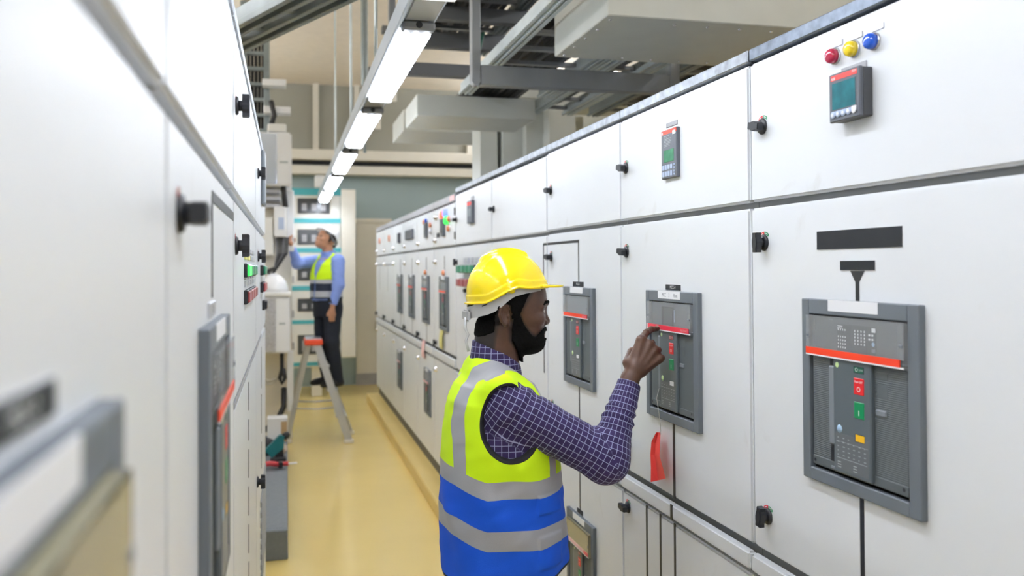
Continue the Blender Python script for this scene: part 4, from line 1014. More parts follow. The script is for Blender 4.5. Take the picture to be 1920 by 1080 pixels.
# ------------------------------------------------------------------ the man in the yellow helmet (x forward, y to his left, z up)
OX, OY = .60, 2.42
def wl(x, y, z): return (x-OX, y-OY, z)
man = thing('person', 'man in yellow helmet, checked shirt and lime-and-blue vest pointing at a breaker', 'person', (OX, OY, 0))
S_, E2, W_ = wl(.574, 2.274, 1.286), wl(.836, 2.232, 1.135), wl(.929, 2.286, 1.346)
Sl, El, Wl = (-.035, .165, 1.288), (-.05, .25, 1.03), (.03, .27, .82)
HC = A3(.03, 0, 1.54)      # head origin: between the eyes' level and mid skull
def headf(P):
    h = P-HC
    d = f_ell(h, (-.006, 0, .036), (.1, .077, .088))
    d = smin(d, f_ell(h, (.030, 0, -.028), (.058, .062, .078)), .03)
    d = smin(d, f_ell(h, (.022, 0, -.078), (.050, .052, .034)), .025)
    d = smin(d, f_sph(h, (.058, 0, -.097), .019), .02)
    ya = np.abs(h[:, 1]); q = np.stack([h[:, 0], ya, h[:, 2]], -1)
    d = smin(d, f_ell(q, (.054, .046, -.030), (.022, .017, .016)), .016)
    d = smin(d, f_chain(q, [(.0885, 0, .008), (.083, .024, .013), (.066, .050, .006)], [.0085, .0085, .007]), .010)
    d = smax(d, -f_ell(q, (.090, .032, -.006), (.0145, .017, .0115)), .010)
    eye = f_sph(q, (.0705, .0315, -.006), .0138)
    lid = smax(eye, -np.minimum(np.abs(q[:, 2]+.0068-.12*(q[:, 1]-.0315))-.0042, 10)*-1*-1, .001)
    slit = np.abs(q[:, 2]+.0065)-.0040-np.clip(.012-np.abs(q[:, 1]-.031), -.02, 0)*.6
    lid = smax(eye, -slit, .0012)
    d = smin(d, lid, .004)
    d = smin(d, f_cap(q, (.0865, 0, -.004), (.094, 0, -.034), .0065, .0105), .010)
    d = smin(d, f_sph(q, (.0955, 0, -.038), .0098), .006)
    d = smin(d, f_ell(q, (.085, .0145, -.0405), (.0115, .0085, .0085)), .005)
    d = smax(d, -f_ell(q, (.090, .008, -.049), (.006, .0035, .004)), .003)
    d = smin(d, f_ell(q, (.060, 0, -.070), (.027, .030, .026)), .016)
    d = smin(d, f_chain(q, [(.0855, 0, -.0655), (.082, .012, -.0655), (.070, .025, -.0715)], [.0068, .0062, .003]), .005)
    d = smin(d, f_chain(q, [(.0820, 0, -.0785), (.079, .011, -.0785), (.069, .024, -.0725)], [.0078, .007, .003]), .004)
    # ear
    R = np.array(Euler((0, math.radians(-12), math.radians(-16))).to_matrix())
    e0 = f_ell(q, (-.048, .0775, -.014), (.0165, .0055, .029), R)
    d = smin(d, e0, .007)
    hel = [(-.036, .077, .002), (-.041, .082, .012), (-.052, .085, .014), (-.062, .087, .004), (-.064, .087, -.012), (-.058, .084, -.028), (-.048, .080, -.038)]
    d = smin(d, f_chain(q, hel, [.0038, .0042, .0047, .0047, .0045, .0045, .0048], .003), .003)
    d = smax(d, -f_ell(q, (-.044, .0865, -.012), (.0105, .0105, .016), R), .003)
    d = smin(d, f_ell(q, (-.0375, .0805, -.017), (.0035, .003, .0055)), .003)
    d = smin(d, f_ell(q, (-.0475, .0795, -.037), (.0065, .0042, .0065)), .004)
    return d
def neckf(P):
    d = f_cap(P, HC+A3(-.040, 0, -.06), HC+A3(-.058, 0, -.20), .053, .060)
    d = smin(d, f_cap(P, HC+A3(-.075, 0, -.05), HC+A3(-.085, 0, -.2), .034, .045), .03)
    q = np.stack([P[:, 0], np.abs(P[:, 1]), P[:, 2]], -1)
    return smin(d, f_cap(q, HC+A3(-.045, .05, -.05), HC+A3(.0, .018, -.175), .014, .012), .02)
K2 = 2.46/2.49
def zc(p): x, y, z = p; return wl(x*K2, y*K2, 1.66+(z-1.66)*K2)
mc = [zc((.978, 2.323, 1.449)), zc((1.000, 2.317, 1.435)), zc((1.016, 2.313, 1.419)), zc((1.029, 2.310, 1.396))]
FI = [[mc[0], wl(.997, 2.330, 1.4685), wl(1.0205, 2.347, 1.477), wl(1.0465, 2.363, 1.4775)],
      [mc[1], wl(1.009, 2.322, 1.438), wl(1.008, 2.346, 1.428), wl(.989, 2.350, 1.420)],
      [mc[2], wl(1.026, 2.317, 1.419), wl(1.025, 2.340, 1.407), wl(1.007, 2.342, 1.402)],
      [mc[3], wl(1.034, 2.308, 1.397), wl(1.031, 2.328, 1.386), wl(1.013, 2.332, 1.381)]]
TH = [wl(.928, 2.304, 1.388), wl(.957, 2.342, 1.414), wl(.986, 2.358, 1.424), wl(1.006, 2.360, 1.424)]
def handf(P):
    d = f_cap(P, W_, wl(.944, 2.287, 1.372), .0255, .024)
    for i, (p, r) in enumerate(zip(mc, (.0140, .0142, .0135, .0125))):
        a = A3(*W_)+(A3(.030, .004, .045)+A3(-.013+.010*i, .004-.003*i, .006-.006*i))*.7
        d = smin(d, f_cap(P, a, p, .019, r), .014)
    for k, (ch, rs) in enumerate(zip(FI, ((.0118, .0098, .0088, .0075), (.0124, .0105, .0093, .0080), (.0118, .0100, .0088, .0076), (.0108, .0090, .0080, .0068)))):
        d = smin(d, f_chain(P, ch, rs, .004), .0065)
        d = smin(d, f_sph(P, A3(*ch[0])+A3(-.001, -.004, .002), rs[0]*.86), .004)      # knuckle
        d = smin(d, f_sph(P, A3(*ch[1])+A3(.001, -.0015, .0015), rs[1]*.93), .003)
    d = smin(d, f_chain(P, TH, (.0140, .0120, .0105, .0085), .005), .010)
    for i in range(4):                                                                   # tendons on the back of the hand
        a = A3(*W_)+(A3(*mc[i])-A3(*W_))*.42; d = smin(d, f_cap(P, a+A3(-.002, -.0155, 0), A3(*mc[i])+A3(-.003, -.0105, .001), .0025, .004), .006)
    return d
def left_hand(P):
    d = f_cap(P, Wl, (.045, .27, .79), .025, .022)
    for i in range(4):
        b0 = A3(.072-.019*i, .272, .735+.003*i); d = smin(d, f_cap(P, (.045-.006*i, .27, .79), b0, .016, .013), .012)
        d = smin(d, f_chain(P, [b0, b0+A3(.012, -.006, -.04), b0+A3(.008, -.016, -.066), b0+A3(-.002, -.024, -.082)], (.0105, .0095, .0085, .007), .004), .005)
    return smin(d, f_chain(P, [(.055, .262, .785), (.085, .248, .755), (.092, .238, .72), (.09, .232, .698)], (.016, .0125, .011, .009), .005), .01)
def limbs(P):
    d = f_cap(P, S_, E2, .046, .038); d = smin(d, f_cap(P, E2, W_, .040, .0255), .02)
    d = smin(d, f_cap(P, Sl, El, .046, .038), .02); d = smin(d, f_cap(P, El, Wl, .038, .0255), .02)
    d = smin(d, f_rings(P, [.86, 1.0, 1.2, 1.29, 1.345], [-.01, -.012, -.02, -.035, -.03], [0]*5, [.1, .095, .11, .08, .045], [.14, .125, .145, .12, .06], 2), .03)
    for s in (1, -1): d = smin(d, f_chain(P, [(-.01, .085*s, .9), (.0, .095*s, .5), (-.02, .1*s, .1)], [.085, .055, .04], .03), .03)
    return d
hd, hn, lh = boxed(lambda P: smin(headf(P), neckf(P), .02), (-.12, -.12, 1.32), (.16, .12, 1.70), .03), boxed(handf, (.28, -.20, 1.30), (.47, -.02, 1.52), .03), boxed(left_hand, (-.05, .2, .62), (.13, .31, .86), .03)
def bodyf(P): return smin(smin(smin(limbs(P), hd(P), .02), hn(P), .008), lh(P), .008)
def skin_mats(C):
    h = C-HC; up = f_chain(h, [(.0865, -.012, -.0640), (.0865, .012, -.0640)], [.0085, .0085]); lo = f_ell(h, (.080, 0, -.078), (.012, .021, .0085))
    m = np.where((np.minimum(up+.002, lo) < 0) & (h[:, 0] > .07) & (h[:, 2] < -.060), 2, 0)
    pal = (C[:, 0] > .375) & (C[:, 2] < 1.40) & (C[:, 2] > 1.30) & (C[:, 1] > -.105)
    return np.where(pal, 1, m)
def stubble(V):
    h = V-HC; x, z = h[:, 0], h[:, 2]
    hl = np.interp(z, [-.16, -.09, -.045, -.02, .0, .03, .06], [-.075, -.066, -.062, .002, .006, .026, .046])
    low = np.interp(x, [-.11, -.07, -.05, -.02, .02], [-.135, -.115, .0, .0, -.02])
    a = np.clip((hl-x)/.016+.5, 0, 1)*np.clip((z-low)/.02+.5, 0, 1)
    top = np.interp(x, [-.03, -.012, .0, .012, .035, .048, .060, .075, .095], [.01, .004, -.008, -.034, -.064, -.072, -.063, -.052, -.047])
    bk = np.interp(z, [-.16, -.115, -.085, -.055, -.03, 0], [.0, -.008, -.030, -.030, -.024, -.022])
    b_ = np.clip((top-z)/.012+.5, 0, 1)*np.clip((x-bk)/.012+.5, 0, 1)*np.clip((z+.15)/.02, 0, 1)
    lip = f_ell(np.stack([x, np.abs(h[:, 1]), z], -1), (.0880, 0, -.0735), (.020, .0215, .0085))
    a = a*np.clip((.0785-np.abs(h[:, 1]))/.003, 0, 1)
    return np.maximum(a, b_*np.clip(lip/.003, 0, 1))*(np.linalg.norm(h, axis=1) < .21)*(z > -.17)
ntx, Nx, Lx, bx_ = nodes_of(M['skin']); at_ = Nx.new('ShaderNodeAttribute'); at_.attribute_name = 'stubble'
old_ = bx_.inputs['Base Color'].links[0].from_socket; mxs = Nx.new('ShaderNodeMix'); mxs.data_type = 'RGBA'
mu_ = Nx.new('ShaderNodeMath'); mu_.operation = 'MULTIPLY'; mu_.inputs[1].default_value = .88; Lx.new(at_.outputs['Fac'], mu_.inputs[0])
Lx.new(mu_.outputs[0], mxs.inputs['Factor']); Lx.new(old_, mxs.inputs['A']); mxs.inputs['B'].default_value = (.010, .008, .007, 1); Lx.new(mxs.outputs['Result'], bx_.inputs['Base Color'])
sculpt('body', bodyf, (-.2, -.32, .04), (.5, .34, 1.70), .0026, [M['skin'], M['palm'], M['lip']], man, skin_mats, None, {'stubble': stubble})

b = MB(); b.lathe([(.0045, 0), (.0045, .0008), (.003, .0013)], wl(1.0425, 2.3555, 1.4838), (-.25, -.62, .74), mat('finger_nail', (.30, .17, .13), .3), 12); b.build('fingernail', man)
for s in (1, -1):
    b = MB(); c = HC+A3(.0705, .0315*s, -.006)
    b.lathe([(.0001, -.0126), (.006, -.011), (.0105, -.007), (.0126, 0), (.0111, .006), (.0058, .0112)], c, (1, .08*s, -.05), M['eyewhite'], 20)
    b.lathe([(.0058, .0112), (.0038, .0121), (.0001, .0127)], c, (1, .08*s, -.05), M['iris'], 16); b.build('eye', man)
    def brow(P, s=s):
        h = P-HC; q = np.stack([h[:, 0], h[:, 1]*s, h[:, 2]], -1)
        d = f_chain(q, [(.0950, .012, .0125), (.0925, .026, .0190), (.0825, .042, .0190), (.0725, .053, .0125)], [.0042, .0044, .0038, .0022], .003); return d+.0009*wob(P, 900, 4)
    sculpt('eyebrow', brow, HC+A3(.05, -.07 if s < 0 else 0, -.01), HC+A3(.11, 0 if s < 0 else .07, .04), .0015, [M['hair']], man)
def hairf(P):
    h = P-HC; x, z = h[:, 0], h[:, 2]; d = hd(P)-.0036-.0011*wob(P, 500, 1)
    front = x-np.interp(z, [-.12, -.045, -.02, .0, .03, .06], [-.074, -.070, .000, .004, .018, .034])       # keep behind this line
    low = np.interp(x, [-.10, -.070, -.062, -.030, -.022, -.01, .02], [-.074, -.060, .002, .014, -.030, -.032, -.02])-z
    ear = -(f_ell(np.stack([x, np.abs(h[:, 1]), z], -1), (-.047, .086, -.012), (.0235, .02, .033)))
    nape = np.maximum(x+.064, -1)
    n = .0035*wob(P, 170, 7); return smax(smax(smax(d, front+n, .004), low+n, .004), ear, .004)
sculpt('hair', hairf, HC+A3(-.125, -.095, -.12), HC+A3(.1, .095, .13), .0024, [M['hair']], man)
def beardf(P):
    h = P-HC; x, ya, z = h[:, 0], np.abs(h[:, 1]), h[:, 2]; q = np.stack([x, ya, z], -1)
    d = smin(hd(P)-.0035-.008*np.clip((-.075-z)/.035, 0, 1), f_ell(q, (.034, 0, -.098), (.046, .050, .031)), .012)-.0013*wob(P, 420, 2)
    top = z-np.interp(x, [-.03, -.012, .0, .012, .035, .048, .060, .075, .095], [.0, -.004, -.016, -.040, -.070, -.077, -.067, -.0555, -.0500])
    back = np.interp(z, [-.14, -.115, -.085, -.055, -.03, 0], [.012, -.002, -.022, -.022, -.017, -.017])-x
    top = top+.0022*wob(P, 260, 5)*(x < .06); back = back+.0025*wob(P, 200, 6)
    lips = -f_ell(q, (.0880, 0, -.0735), (.020, .0215, .0085))
    under = f_ell(q, (.087, 0, -.0880), (.008, .008, .0035))
    d = smax(smax(smax(d, top, .006), back, .006), lips, .003)
    return smax(d, -(np.maximum(np.maximum(.0705-x, ya-.028), np.maximum(z+.0655, -.0835-z))), .004)
sculpt('beard', beardf, HC+A3(-.05, -.085, -.15), HC+A3(.125, .085, .01), .0024, [M['hair']], man)

# helmet
hat = bpy.data.objects.new('hard_hat', None); COL.objects.link(hat); hat.parent = man; hat.empty_display_size = .05
cutX = [x-OX for x in (.48, .53, .555, .585, .615, .65, .69, .74)]; cutZ = [1.554, 1.559, 1.572, 1.590, 1.6015, 1.598, 1.599, 1.600]
def shellf(P):
    x, y, z = P[:, 0], P[:, 1], P[:, 2]; ya = np.abs(y)
    zc_ = np.interp(x, cutX, cutZ); c = (.009, 0, 1.588)
    band = np.clip(1-np.abs(z-(zc_+.012))/.014, 0, 1)
    o = f_ell(P, c, (.1165, .102, .1185))-.0026*np.clip(band*5, 0, 1)
    rdg = smax(f_ell(P, c, (.123, .104, .1275)), np.maximum(ya-.021, x-.066), .006); rdg = smax(rdg, -.07-x, .01)
    o = smin(o, rdg, .004)
    for yy in (.045,): o = smin(o, smax(f_ell(P, c, (.1185, .104, .1205)), np.maximum(np.abs(ya-yy)-.006, np.abs(x)-.07), .006), .003)
    inn = f_ell(P, (.009, 0, 1.583), (.1095, .095, .1115)); d = np.maximum(np.maximum(o, -inn), zc_-z)
    # peak and rim lip
    lip = np.maximum(np.maximum(f_ell(P*A3(1, 1, 0)+A3(0, 0, 0), (.009, 0, 0), (.1225, .108, 9.)), -f_ell(P*A3(1, 1, 0), (.009, 0, 0), (.108, .094, 9.))), np.abs(z-zc_-.0025)-.0028)
    q = np.stack([(x-.085)/.088, y/.102], -1); rr = np.linalg.norm(q, axis=1)
    pk = np.maximum(np.maximum((rr-1)*.085, .085-x), np.abs(z-(1.607-.035*(x-.1)-.22*y*y))-.0032); pk = np.maximum(pk, -f_ell(P, (.009, 0, 1.583), (.108, .094, .112)))
    clip = np.maximum(f_ell(P, (-.002, -.097, 1.596), (.011, .006, .010)), -1)
    return smin(smin(smin(d, lip, .003), pk, .004), clip, .003)
sculpt('shell', shellf, (-.14, -.13, 1.54), (.19, .13, 1.73), .0024, [M['hatyellow']], hat)
def band_mesh(name, ang, rx, ry, cx, lo, hi, m, parent, th=.0025, n=64, uv=False, flare=0.):
    """a strap round the head; lo/hi give its heights by angle (0 = front, 180 = back)"""
    vs = []; fs = []; uvs = []; acc = 0
    for i in range(n+1):
        a = ang[0]+(ang[1]-ang[0])*i/n; t = abs(math.degrees(a)); zl, zh = lo(t), hi(t)
        for k, (r, z) in enumerate(((0, zl), (th, zl), (th, (zl+zh)/2), (th, zh), (0, zh))):
            f = 1+flare*(z-zh); vs.append((cx+(rx+r)*f*math.cos(a), (ry+r)*f*math.sin(a), z)); uvs.append((a*.065, z))
    for i in range(n):
        for k in range(5): fs.append((i*5+k, (i+1)*5+k, (i+1)*5+(k+1) % 5, i*5+(k+1) % 5))
    fs.append((0, 1, 2, 3, 4)); fs.append(tuple(n*5+k for k in (4, 3, 2, 1, 0)))
    b = MB(); b.add(vs, fs, m, False); o = b.build(name, parent)
    if uv:
        l = o.data.uv_layers.new(name='UVMap'); u = [uvs[lp.vertex_index] for lp in o.data.loops]; l.data.foreach_set('uv', np.array(u).ravel())
    return o
ip = lambda xs, ys: (lambda t: float(np.interp(t, xs, ys)))
band_mesh('harness', (-PI, PI), .107, .092, .003, ip([0, 40, 70, 88, 98, 108, 118, 130, 150, 180], [1.596, 1.592, 1.586, 1.578, 1.565, 1.548, 1.536, 1.528, 1.520, 1.513]), ip([0, 90, 110, 130, 145, 160, 180], [1.604, 1.604, 1.592, 1.572, 1.560, 1.552, 1.547]), M['harness'], hat, .003, 96)
b = MB(); b.box(-.116, -.104, -.035, .035, 1.508, 1.540, M['harness'], .005, 2)
for t in (100, 128): b.add([(.003+(.112)*math.cos(math.radians(-t-d)), .0965*math.sin(math.radians(-t-d)), z) for d, z in ((0, 1.585 if t < 110 else 1.556), (9, 1.580 if t < 110 else 1.550), (9, 1.584 if t < 110 else 1.554), (0, 1.589 if t < 110 else 1.560))], [(0, 1, 2, 3)], M['knob'])
b.build('adjuster', hat)
b = MB(); b.tube([(-.115, -.02, 1.52), (-.118, -.022, 1.49), (-.110, -.024, 1.472), (-.117, -.028, 1.455), (-.110, -.03, 1.425)], .004, M['strapwhite'], 8); b.build('chin_strap', hat)

# shirt
nR = arm_plane(S_, E2, W_)
if nR[1] > 0: nR = -nR
nL = arm_plane(Sl, El, Wl)
L_u = float(np.linalg.norm(A3(*E2)-A3(*S_)))
def sleeve(P, S, E, W, r, n, wrinkle=1.):
    d = smin(f_cap(P, S, E, r[0], r[1]), f_cap(P, E, W, r[2], r[3]), .030)
    if wrinkle:
        uv, _ = arm_uv(P, S, E, W, n); v, a = uv[:, 1], uv[:, 0]/.062
        el = np.exp(-((v-L_u)/.075)**2)
        d = d-.0050*el*np.sin(v*2*PI/.040+.9*np.sin(a+.6))*(.5-.5*np.sin(a))**1.5
        d = d-.0030*np.exp(-((v-.02)/.07)**2)*np.sin(v*2*PI/.045+2.2*a)
        d = d-.0035*np.exp(-((v-L_u-.13)/.035)**2)*np.sin(v*2*PI/.026+1.2*np.sin(2*a))
        d = d-.0026*wob(P, 38, 8)
    return d
def cuffcut(P, E, W, s=.012):
    a = A3(*W)-A3(*E); a /= np.linalg.norm(a); return (P-A3(*W)) @ a+s
TZ = [.80, .92, 1.0, 1.12, 1.22, 1.29, 1.335, 1.365, 1.39]
TC = [-.0055, -.0095, -.014, -.018, -.023, -.028, -.033, -.032, -.034]
TX = [.179, .177, .174, .164, .149, .131, .106, .070, .050]
TY_ = [.205, .205, .205, .205, .203, .196, .172, .118, .065]
def trunk(P, g=0.):
    d = f_rings(P, TZ, TC, [0]*9, [x+g for x in TX], [y+g for y in TY_], 2.25)
    for s in (1, -1): d = smin(d, f_cap(P, (-.042, .075*s, 1.343), (-.053, .165*s, 1.334), .043+g, .044+g), .035)
    return smin(d, f_cap(P, (-.070, -.03, 1.365), (-.070, .03, 1.365), .045+g), .03)
def shirtf(P):
    d = smax(trunk(P, -.016), -(P[:, 2]-.86), .01)
    d = smin(d, np.maximum(sleeve(P, S_, E2, W_, (.0685, .0590, .0575, .0315), nR), cuffcut(P, E2, W_)), .02)
    d = smin(d, np.maximum(sleeve(P, Sl, El, Wl, (.062, .056, .053, .034), nL, 0), cuffcut(P, El, Wl)), .02)
    nk = f_cap(P, (-.03, 0, 1.36), (-.045, 0, 1.6), .062, .062)
    hol = np.maximum(f_cap(P, A3(*W_)+(A3(*W_)-A3(*E2))*-.2, W_, .028, .028), -1)
    return np.maximum(smax(d, -nk, .004), -hol)
def shirt_uv(V):
    uR, dR = arm_uv(V, S_, E2, W_, nR); uL, dL = arm_uv(V, Sl, El, Wl, nL)
    ang = np.arctan2(V[:, 0], -V[:, 1]); uT = np.stack([ang*.17, V[:, 2]], -1)
    r = (dR < .09) & (V[:, 1] < -.125); l = (dL < .09) & (V[:, 1] > .125)
    uv = np.where(r[:, None], uR, np.where(l[:, None], uL, uT)); return uv, np.where(r | l, 2*PI*.062, 2*PI*.17)
sculpt('shirt', shirtf, (-.26, -.34, .80), (.42, .36, 1.46), .0034, [M['plaid']], man, None, shirt_uv)
band_mesh('shirt_collar', (-PI, PI), .0645, .0640, -.0225, ip([0, 40, 90, 140, 180], [1.300, 1.318, 1.352, 1.380, 1.395]), ip([0, 30, 90, 140, 180], [1.372, 1.382, 1.422, 1.445, 1.455]), M['plaid'], man, .004, 72, True, -2.2)

# vest
AH = A3(-.030, -.262, 1.250)
def armd(P):
    q = np.stack([P[:, 0], -np.abs(P[:, 1]), P[:, 2]], -1); return f_ell(q, AH, (.105, .128, .114))
def vest_solid(P):
    d = trunk(P)
    ang = np.arctan2(P[:, 1], P[:, 0]); z = P[:, 2]
    lowf = np.clip((1.2-z)/.3, 0, 1)
    d = d-.0065*lowf*np.sin(5*ang+4*np.sin(6*z))*np.sin(11*z+2*ang)-.0036*wob(P*A3(1, 1, 1.6), 26, 3)
    d = d-.0060*np.exp(-((P[:, 0]+.118)/.016)**2)*np.exp(-((P[:, 1]+.115)/.05)**2)*np.clip((1.3-z)/.2, 0, 1)
    for zl, zh in ((1.002, 1.052), (.86, .945)):                 # pocket flap and pocket
        m = np.maximum(np.abs(P[:, 0]-.082)-.040, np.maximum(zl-z, z-zh)); d = np.where(P[:, 1] < 0, d-.0045*np.clip(.5-m/.006, 0, 1), d)
    return d
def vneck(P):
    q = P; return np.minimum(f_cap(P, (-.014, 0, 1.33), (-.045, 0, 1.56), .066, .074), np.maximum(np.abs(P[:, 1])-np.clip((P[:, 2]-1.12)*.30, 0, .09), .0-P[:, 0]))
def vestf(P):
    d = vest_solid(P); d = np.maximum(d, -(trunk(P)+.0135)); d = smax(d, -armd(P), .003)
    return smax(np.maximum(d, .822-P[:, 2]+.010*np.cos(np.arctan2(P[:, 1], P[:, 0]))), -vneck(P), .003)
def v_height(V): return V[:, 2]-.026*np.clip((-V[:, 0]-.095)/.07, 0, 1)+.0022*np.sin(V[:, 0]*38)
def v_strap(V):
    x = (V[:, 0]-AH[0])/.105; zz = np.maximum(V[:, 2]-AH[2], 0)/.114; e = (np.sqrt(x*x+zz*zz)-1)*.1
    top = np.clip((V[:, 2]-1.30)/.08, 0, 1); s = (e-.007-.006*top)/.023
    return s+np.clip((.055-np.abs(V[:, 1]))/.01, 0, 1)*5
def v_edge(V): return np.minimum(np.minimum(np.where(np.abs(V[:, 1]) > .08, armd(V), 1), vneck(V)), (V[:, 2]-.822-.010*np.cos(np.arctan2(V[:, 1], V[:, 0])))*.7)
sculpt('safety_vest', vestf, (-.26, -.25, .79), (.24, .25, 1.47), .0034, [M['vest1']], man, None, None, {'height': v_height, 'strap': v_strap, 'edge': v_edge})

def trouserf(P):
    d = f_rings(P, [.78, .88, .98], [-.008]*3, [0]*3, [.13, .128, .12], [.165, .16, .155], 2.2)
    for s in (1, -1): d = smin(d, f_chain(P, [(-.005, .088*s, .86), (.004, .098*s, .48), (-.022, .102*s, .09)], [.098, .074, .062], .03), .03)
    return d-.004*wob(P, 22, 6)
sculpt('trousers', lambda P: np.maximum(trouserf(P), .05-P[:, 2]), (-.2, -.25, .04), (.2, .25, 1.0), .007, [M['navycloth']], man)
for s in (1, -1):
    def shoef(P, s=s): return np.maximum(smin(f_ell(P, (.045, .104*s, .03), (.145, .047, .05)), f_ell(P, (-.02, .104*s, .07), (.07, .045, .06)), .03), -P[:, 2])
    sculpt('shoe', shoef, (-.14, .03 if s > 0 else -.18, -.004), (.23, .18 if s > 0 else -.03, .16), .006, [M['shoe']], man)
# ------------------------------------------------------------------ the far man on the step ladder (own space: x forward, y left, z up from the step)
M['skin2'] = mat('tan_skin', (.46, .23, .135), .5, noise=.08, nscale=30)
M['hair2'] = mat('dark_hair', (.015, .012, .011), .7, bump=.5, bscale=300)
M['shirtblue'] = mat('light_blue_shirt', (.22, .32, .72), .75, bump=.2, bscale=60)
M['blackcloth'] = mat('black_trousers', (.008, .012, .022), .8)
M['vest2'] = vest_material('lime_and_navy_vest', (.62, .90, .0), (.012, .02, .045), (.46, .48, .53), 1.035, [(1.0, 1.036), (.865, .925)])
man2 = thing('person', 'man in white helmet and blue shirt standing on the step ladder, reaching to a box', 'person', (.385, 8.74, .512), math.radians(210))
H2 = A3(.02, 0, 1.425); sc2 = .93
R2_ = np.array(Euler((0, math.radians(-30), 0)).to_matrix())
def to_head(P): return ((P-H2) @ R2_)/sc2+HC
def head2(P): return headf(to_head(P))*sc2
S2, E3, W3 = (-.005, -.185, 1.215), (.27, -.10, 1.195), (.365, -.045, 1.345)
S2l, E2l, W2l = (.0, .19, 1.215), (.02, .225, .985), (.07, .205, .79)
def hand2(P):
    d = f_cap(P, W3, (.385, -.025, 1.385), .022, .024)
    for i in range(4):
        b0 = A3(.385+.013*i, -.025+.012*i, 1.40-.004*i); d = smin(d, f_chain(P, [b0, b0+A3(.008, .008, .035), b0+A3(-.002, .016, .058)], (.0115, .0095, .008), .004), .007)
    d = smin(d, f_chain(P, [(.372, -.03, 1.375), (.352, -.018, 1.405), (.352, -.008, 1.43)], (.014, .011, .009), .004), .007)
    e = f_cap(P, W2l, (.075, .2, .745), .022, .026)
    for i in range(4):
        b0 = A3(.095-.016*i, .20, .70); e = smin(e, f_chain(P, [(.085-.008*i, .2, .75), b0, b0+A3(.004, -.008, -.035), b0+A3(-.006, -.018, -.06)], (.016, .0115, .0095, .008), .004), .007)
    e = smin(e, f_chain(P, [(.09, .195, .75), (.112, .185, .715), (.115, .178, .69)], (.014, .011, .009), .004), .007)
    return np.minimum(d, e)
def body2(P):
    d = smin(head2(P), f_cap(P, (.0, 0, 1.36), (-.02, 0, 1.22), .052, .06), .02)
    for a, b, c in ((S2, E3, W3), (S2l, E2l, W2l)): d = smin(d, smin(f_cap(P, a, b, .04, .035), f_cap(P, b, c, .034, .024), .015), .02)
    d = smin(d, f_rings(P, [.72, .9, 1.1, 1.24], [0]*4, [0]*4, [.09, .085, .1, .07], [.12, .11, .14, .12], 2), .03)
    for s, k, f in ((1, (.03, .125, .43), (-.03, .13, .08)), (-1, (.0, -.10, .42), (-.05, -.085, .08))): d = smin(d, f_chain(P, [(0, .08*s, .75), k, f], [.075, .05, .04], .02), .02)
    return smin(d, hand2(P), .01)
sculpt('body', body2, (-.18, -.3, .03), (.5, .3, 1.6), .0065, [M['skin2']], man2)
sculpt('hair', lambda P: hairf(to_head(P))*sc2, H2-.16, H2+.16, .007, [M['hair2']], man2)
for s in (1, -1):
    b = MB(); b.lathe([(.006, .0), (.010, .006), (.009, .0115), (.0001, .0128)], (0, 0, 0), (1, 0, 0), M['iris'], 12); ec = H2+sc2*(R2_ @ A3(.0705, .0315*s, -.006)); b.build('eye', man2, tuple(ec))
def brow2(P):
    h = to_head(P)-HC; q = np.stack([h[:, 0], np.abs(h[:, 1]), h[:, 2]], -1); return f_chain(q, [(.0905, .012, .0135), (.0880, .026, .0205), (.0690, .052, .0125)], [.005, .005, .003], .003)*sc2
sculpt('eyebrows', brow2, H2-.14, H2+.14, .003, [M['hair2']], man2)
hat2 = bpy.data.objects.new('hard_hat', None); COL.objects.link(hat2); hat2.parent = man2
sculpt('shell', lambda P: shellf(to_head(P))*sc2, H2-.22, H2+.25, .0055, [M['hatwhite']], hat2)
def nape2(P):
    h = to_head(P); a = np.maximum(f_ell(h*A3(1, 1, 0), (.003, 0, 0), (.110, .095, 9)), -f_ell(h*A3(1, 1, 0), (.003, 0, 0), (.102, .087, 9)))
    return np.maximum(a, np.abs(h[:, 2]-np.interp(h[:, 0], [-.12, .0, .05, .12], [1.53, 1.55, 1.59, 1.602]))-.015)*sc2
sculpt('harness', nape2, H2-.2, H2+.2, .006, [M['steel_dk']], hat2)
T2Z, T2X, T2Y = [.70, .86, .98, 1.10, 1.18, 1.24, 1.28], [.135, .145, .14, .138, .122, .09, .06], [.165, .165, .17, .185, .175, .12, .07]
def trunk2(P, g=0.):
    d = f_rings(P, T2Z, [0, .012, .012, .005, -.005, -.01, -.015], [0]*7, [x+g for x in T2X], [y+g for y in T2Y], 2.25)
    for s in (1, -1): d = smin(d, f_cap(P, (-.01, .07*s, 1.255), (-.005, .15*s, 1.228), .04+g, .04+g), .03)
    return d
def shirt2(P):
    d = smax(trunk2(P, -.014), .83-P[:, 2], .01)
    for a, b, c, r in ((S2, E3, W3, (.064, .054, .052, .034)), (S2l, E2l, W2l, (.066, .056, .054, .037))):
        d = smin(d, np.maximum(smin(f_cap(P, a, b, r[0], r[1]), f_cap(P, b, c, r[2], r[3]), .03), cuffcut(P, b, c, .01)), .02)
    d = smin(d, np.maximum(f_cap(P, (-.02, 0, 1.24), (.0, 0, 1.34), .075, .068), P[:, 2]-1.315-.15*(-P[:, 0])), .015)
    return np.maximum(d-.004*wob(P, 45, 9), -f_cap(P, (-.01, 0, 1.30), (.01, 0, 1.45), .060, .062))
sculpt('shirt', shirt2, (-.2, -.32, .68), (.45, .32, 1.40), .0065, [M['shirtblue']], man2)
def arm2(P):
    q = np.stack([P[:, 0], -np.abs(P[:, 1]), P[:, 2]], -1); return f_ell(q, (.0, -.25, 1.14), (.082, .125, .10))
